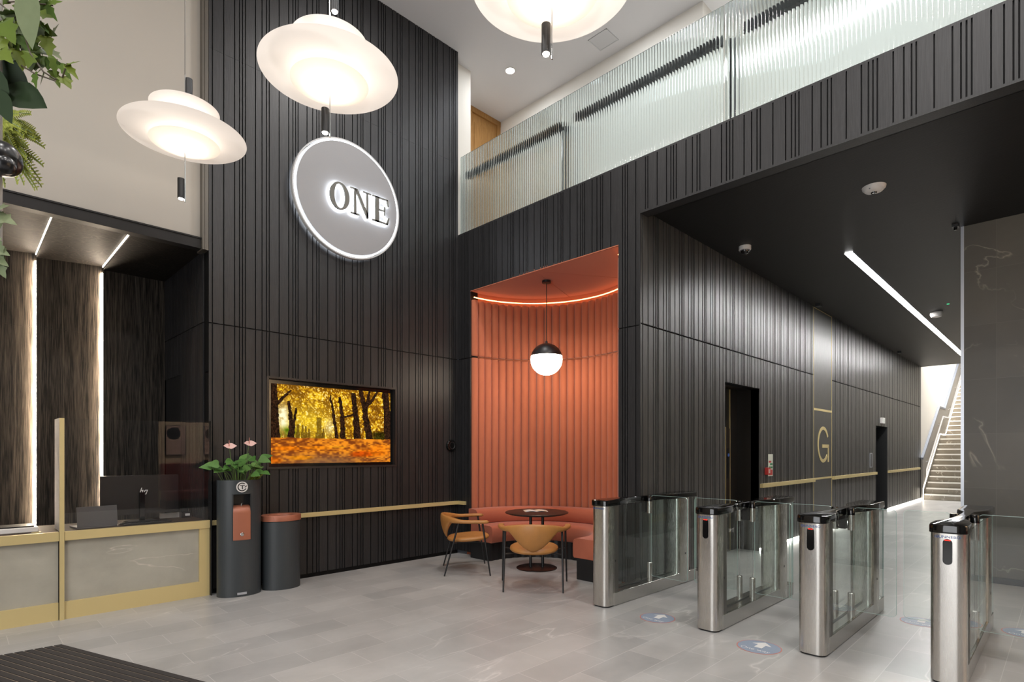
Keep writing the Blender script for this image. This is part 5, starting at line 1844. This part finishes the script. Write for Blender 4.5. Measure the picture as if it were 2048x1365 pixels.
for i, (b0, d0, L, W_) in enumerate(spec):
    d = L3(*d0)
    tgt = mbP if i in (16, 17, 19) else mbL
    leaf(tgt, L3(*b0), d, L * 0.9, W_ * 0.85, 'ivy', 0.1, roll=random.uniform(-0.6, 0.6), face=-FW + Vector((random.uniform(-0.4, 0.4), random.uniform(-0.4, 0.4), 0.5)))
for i in range(64):
    lat, up = random.uniform(-0.09, 0.075), random.uniform(0.02, 0.26)
    leaf(mbL if i % 4 else mbP, L3(lat, up, random.uniform(0.0, 0.10)), L3(random.uniform(-0.4, 1), random.uniform(-1, 0.2), 0), random.uniform(0.034, 0.058), random.uniform(0.016, 0.028), 'ivy', 0.1, roll=random.uniform(-0.8, 0.8), face=-FW + Vector((random.uniform(-0.6, 0.6), random.uniform(-0.6, 0.6), 0.4)))
mbS.build('stems', STEM, IV, weld=False)
mbL.build('green_leaves', IVYLEAF, IV, weld=False, angle=180)
mbP.build('pale_leaves', IVYPALE, IV, weld=False, angle=180)['label'] = 'pale grey-green ivy leaves'
mb = MB()
leaf(mb, L3(0.07, 0.25, -0.02), L3(0.1, -1, 0), 0.22, 0.042, 'oval', 0.0, face=-FW)
mb.build('drooping_leaf', IVYPALE, IV, weld=False, angle=180)

DP2 = thing('broad_leaf_plant', 'dark broad pointed leaves under the ivy at the left edge', 'plant', tuple(W3(-1.66, 2.66, 1.82)))
mb = MB()
leaf(mb, L3(0.0, 0.03, 0), L3(0.85, -0.42, -0.05), 0.172, 0.052, 'oval', 0.0, face=-FW + Vector((0, 0, 0.3)))
leaf(mb, L3(0.01, 0.005, -0.03), L3(0.42, -1.0, 0), 0.125, 0.030, 'oval', 0.0, face=-FW)
leaf(mb, L3(-0.02, 0.08, -0.03), L3(0.3, -1.0, 0.1), 0.16, 0.045, 'oval', 0.0, face=-FW)
leaf(mb, L3(-0.05, 0.12, 0.02), L3(0.6, -0.4, 0.1), 0.13, 0.05, 'oval', 0.0, face=-FW)
mb.build('leaves', DARKLEAF, DP2, weld=False, angle=180)
mb = MB().tube([L3(-0.08, 0.1, 0.02), L3(-0.03, 0.06, 0.0), L3(0.0, 0.03, 0)], 0.004, 6)
mb.build('stem', STEM, DP2)

FE = thing('fern', 'light green feathery fern hanging below the dark broad leaves', 'fern', tuple(W3(-1.79, 2.66, 1.98)))
mb, mbs = MB(), MB()
for i in range(38):
    a = random.uniform(0, 1)
    end = L3(random.uniform(0.04, 0.11), -0.24 * a + random.uniform(-0.03, 0.05), random.uniform(-0.08, 0.05))
    st_ = L3(-0.02, 0.01 - 0.10 * a, random.uniform(-0.03, 0.03))
    mid = (st_ + end) / 2 + Vector((0, 0, 0.025))
    pts = [st_, (st_ + mid) / 2 + Vector((0, 0, 0.006)), mid, (mid + end) / 2 - Vector((0, 0, 0.003)), end]
    mbs.tube(pts, 0.0012, 4)
    for j in range(14):
        u = 0.15 + 0.85 * j / 13
        q = st_ * (1 - u) ** 2 + mid * 2 * u * (1 - u) + end * u * u
        dd = (end - st_).normalized()
        up_ = Vector((0, 0, 1))
        for s in (-1, 1):
            leaf(mb, q, dd * 0.7 + up_ * 0.75 * s, 0.030 * (1.1 - 0.7 * u), 0.0028, 'blade', 0.1, face=-FW)
mb.build('fronds', FERN, FE, weld=False, angle=180)
mbs.build('stems', GSTEM, FE, weld=False)
IV2 = thing('trailing_ivy', 'few variegated ivy leaves trailing below the black fitting at the left edge', 'ivy', tuple(W3(-1.66, 2.2, 1.80)))
mb = MB()
for b0, d0, L, W_ in (((0.0, 0.08, 0), (0.7, 0.3, 0), 0.045, 0.03), ((0.0, 0.06, 0), (1, -0.35, 0), 0.07, 0.026), ((-0.01, 0.075, 0.01), (0.2, -1, 0), 0.05, 0.026), ((0.0, -0.03, 0), (0.4, -0.8, 0), 0.05, 0.022), ((0.0, -0.05, 0), (0.9, -0.3, 0), 0.045, 0.02), ((-0.005, -0.075, 0), (0.9, -0.5, 0), 0.05, 0.02), ((0.005, -0.10, 0), (0.6, -0.9, 0), 0.045, 0.02), ((-0.01, 0.0, 0), (0.3, -0.8, 0), 0.05, 0.022)):
    leaf(mb, L3(*b0), L3(*d0), L, W_, 'ivy', 0.1, face=-FW + Vector((0.2, 0.1, 0.4)), roll=random.uniform(-0.4, 0.4))
mb.build('leaves', IVYPALE, IV2, weld=False, angle=180)
MB().tube([L3(-0.03, 0.12, 0.0), L3(-0.012, 0.06, 0.01), L3(-0.006, -0.02, 0.0), L3(0.0, -0.10, 0.0)], 0.002, 5).build('stem', STEM, IV2)
PO = thing('plant_post', 'slim pale steel post at the left edge holding plants and black fitting', 'post', tuple(W3(-1.676, 0.0, 1.82)))
MB().tube([(0, 0, 2.1), (0, 0, CEIL)], 0.012, 16).build('post', pm('post_steel', (0.40, 0.38, 0.35), 0.4), PO)
FITBLK = pm('fitting_black', (0.008, 0.008, 0.009), 0.28)
BF = thing('black_spot_fitting', 'glossy black rounded spotlight fitting fixed to the left edge post', 'spotlight', tuple(W3(-1.640, 2.445, 1.80)), -PI / 4)
rows = []
for i in range(13):
    u = i / 12
    r = 0.054 * math.sqrt(max(0.0, 1 - max(0, (u - 0.35) / 0.65) ** 2))
    rows.append((max(r, 0.0005), 0.065 * u - 0.02))
o = MB().lathe(rows, 28).build('body', FITBLK, BF)
o.rotation_euler = (0, PI / 2, 0)
o = MB().lathe([(max(0.0005, 0.03 * math.sqrt(max(0.0, 1 - (i / 8) ** 2))), 0.03 * i / 8) for i in range(9)] , 20).build('nose', FITBLK, BF)
o.rotation_euler = (0, PI / 2, 0)
o.location = (0.022, -0.02, -0.030)
o = MB().lathe([(0.05, -0.045), (0.05, -0.02), (0.046, -0.018)], 24).build('collar', SATINBLK, BF)
o.rotation_euler = (0, PI / 2, 0)

# ------------------------------------------------------------------ lounge behind the camera, seen mirrored in the glass
BUR = fabric_mat('burgundy_fabric', (0.20, 0.03, 0.025))
LB = thing('lounge_bench', 'burgundy upholstered bench against the cream lounge wall', 'bench', (3.9, -4.6, 0))
MB().box(0, 4.0, 0, 0.2, 0.45, 1.18).build('backrest', BUR, LB, bevel=0.03)
MB().box(0, 4.0, 0.2, 0.75, 0.22, 0.46).build('seat', BUR, LB, bevel=0.03)
MB().box(0, 4.0, 0.1, 0.7, 0, 0.22).build('plinth', SATINBLK, LB)
for px_, lab in ((4.05, 'black framed print with dark shape on the cream lounge wall, first from the door side'), (5.0, 'black framed print with dark shape on the cream lounge wall, second from the door side')):
    t = thing('framed_print', lab, 'picture', (px_, -4.638, 1.40))
    MB().box(0, 0.5, 0, 0.03, 0, 0.82).build('frame', SATINBLK, t)
    MB().box(0.02, 0.48, 0.03, 0.032, 0.02, 0.80).build('print', pm('print_rose', srgb(196, 160, 140), 0.6), t)
    MB().prism(ellipse(0.17, 0.17, 32, 0.2, 0.6), 0.032, 0.033, put_xz(0)).build('dark_shape', SATINBLK, t)
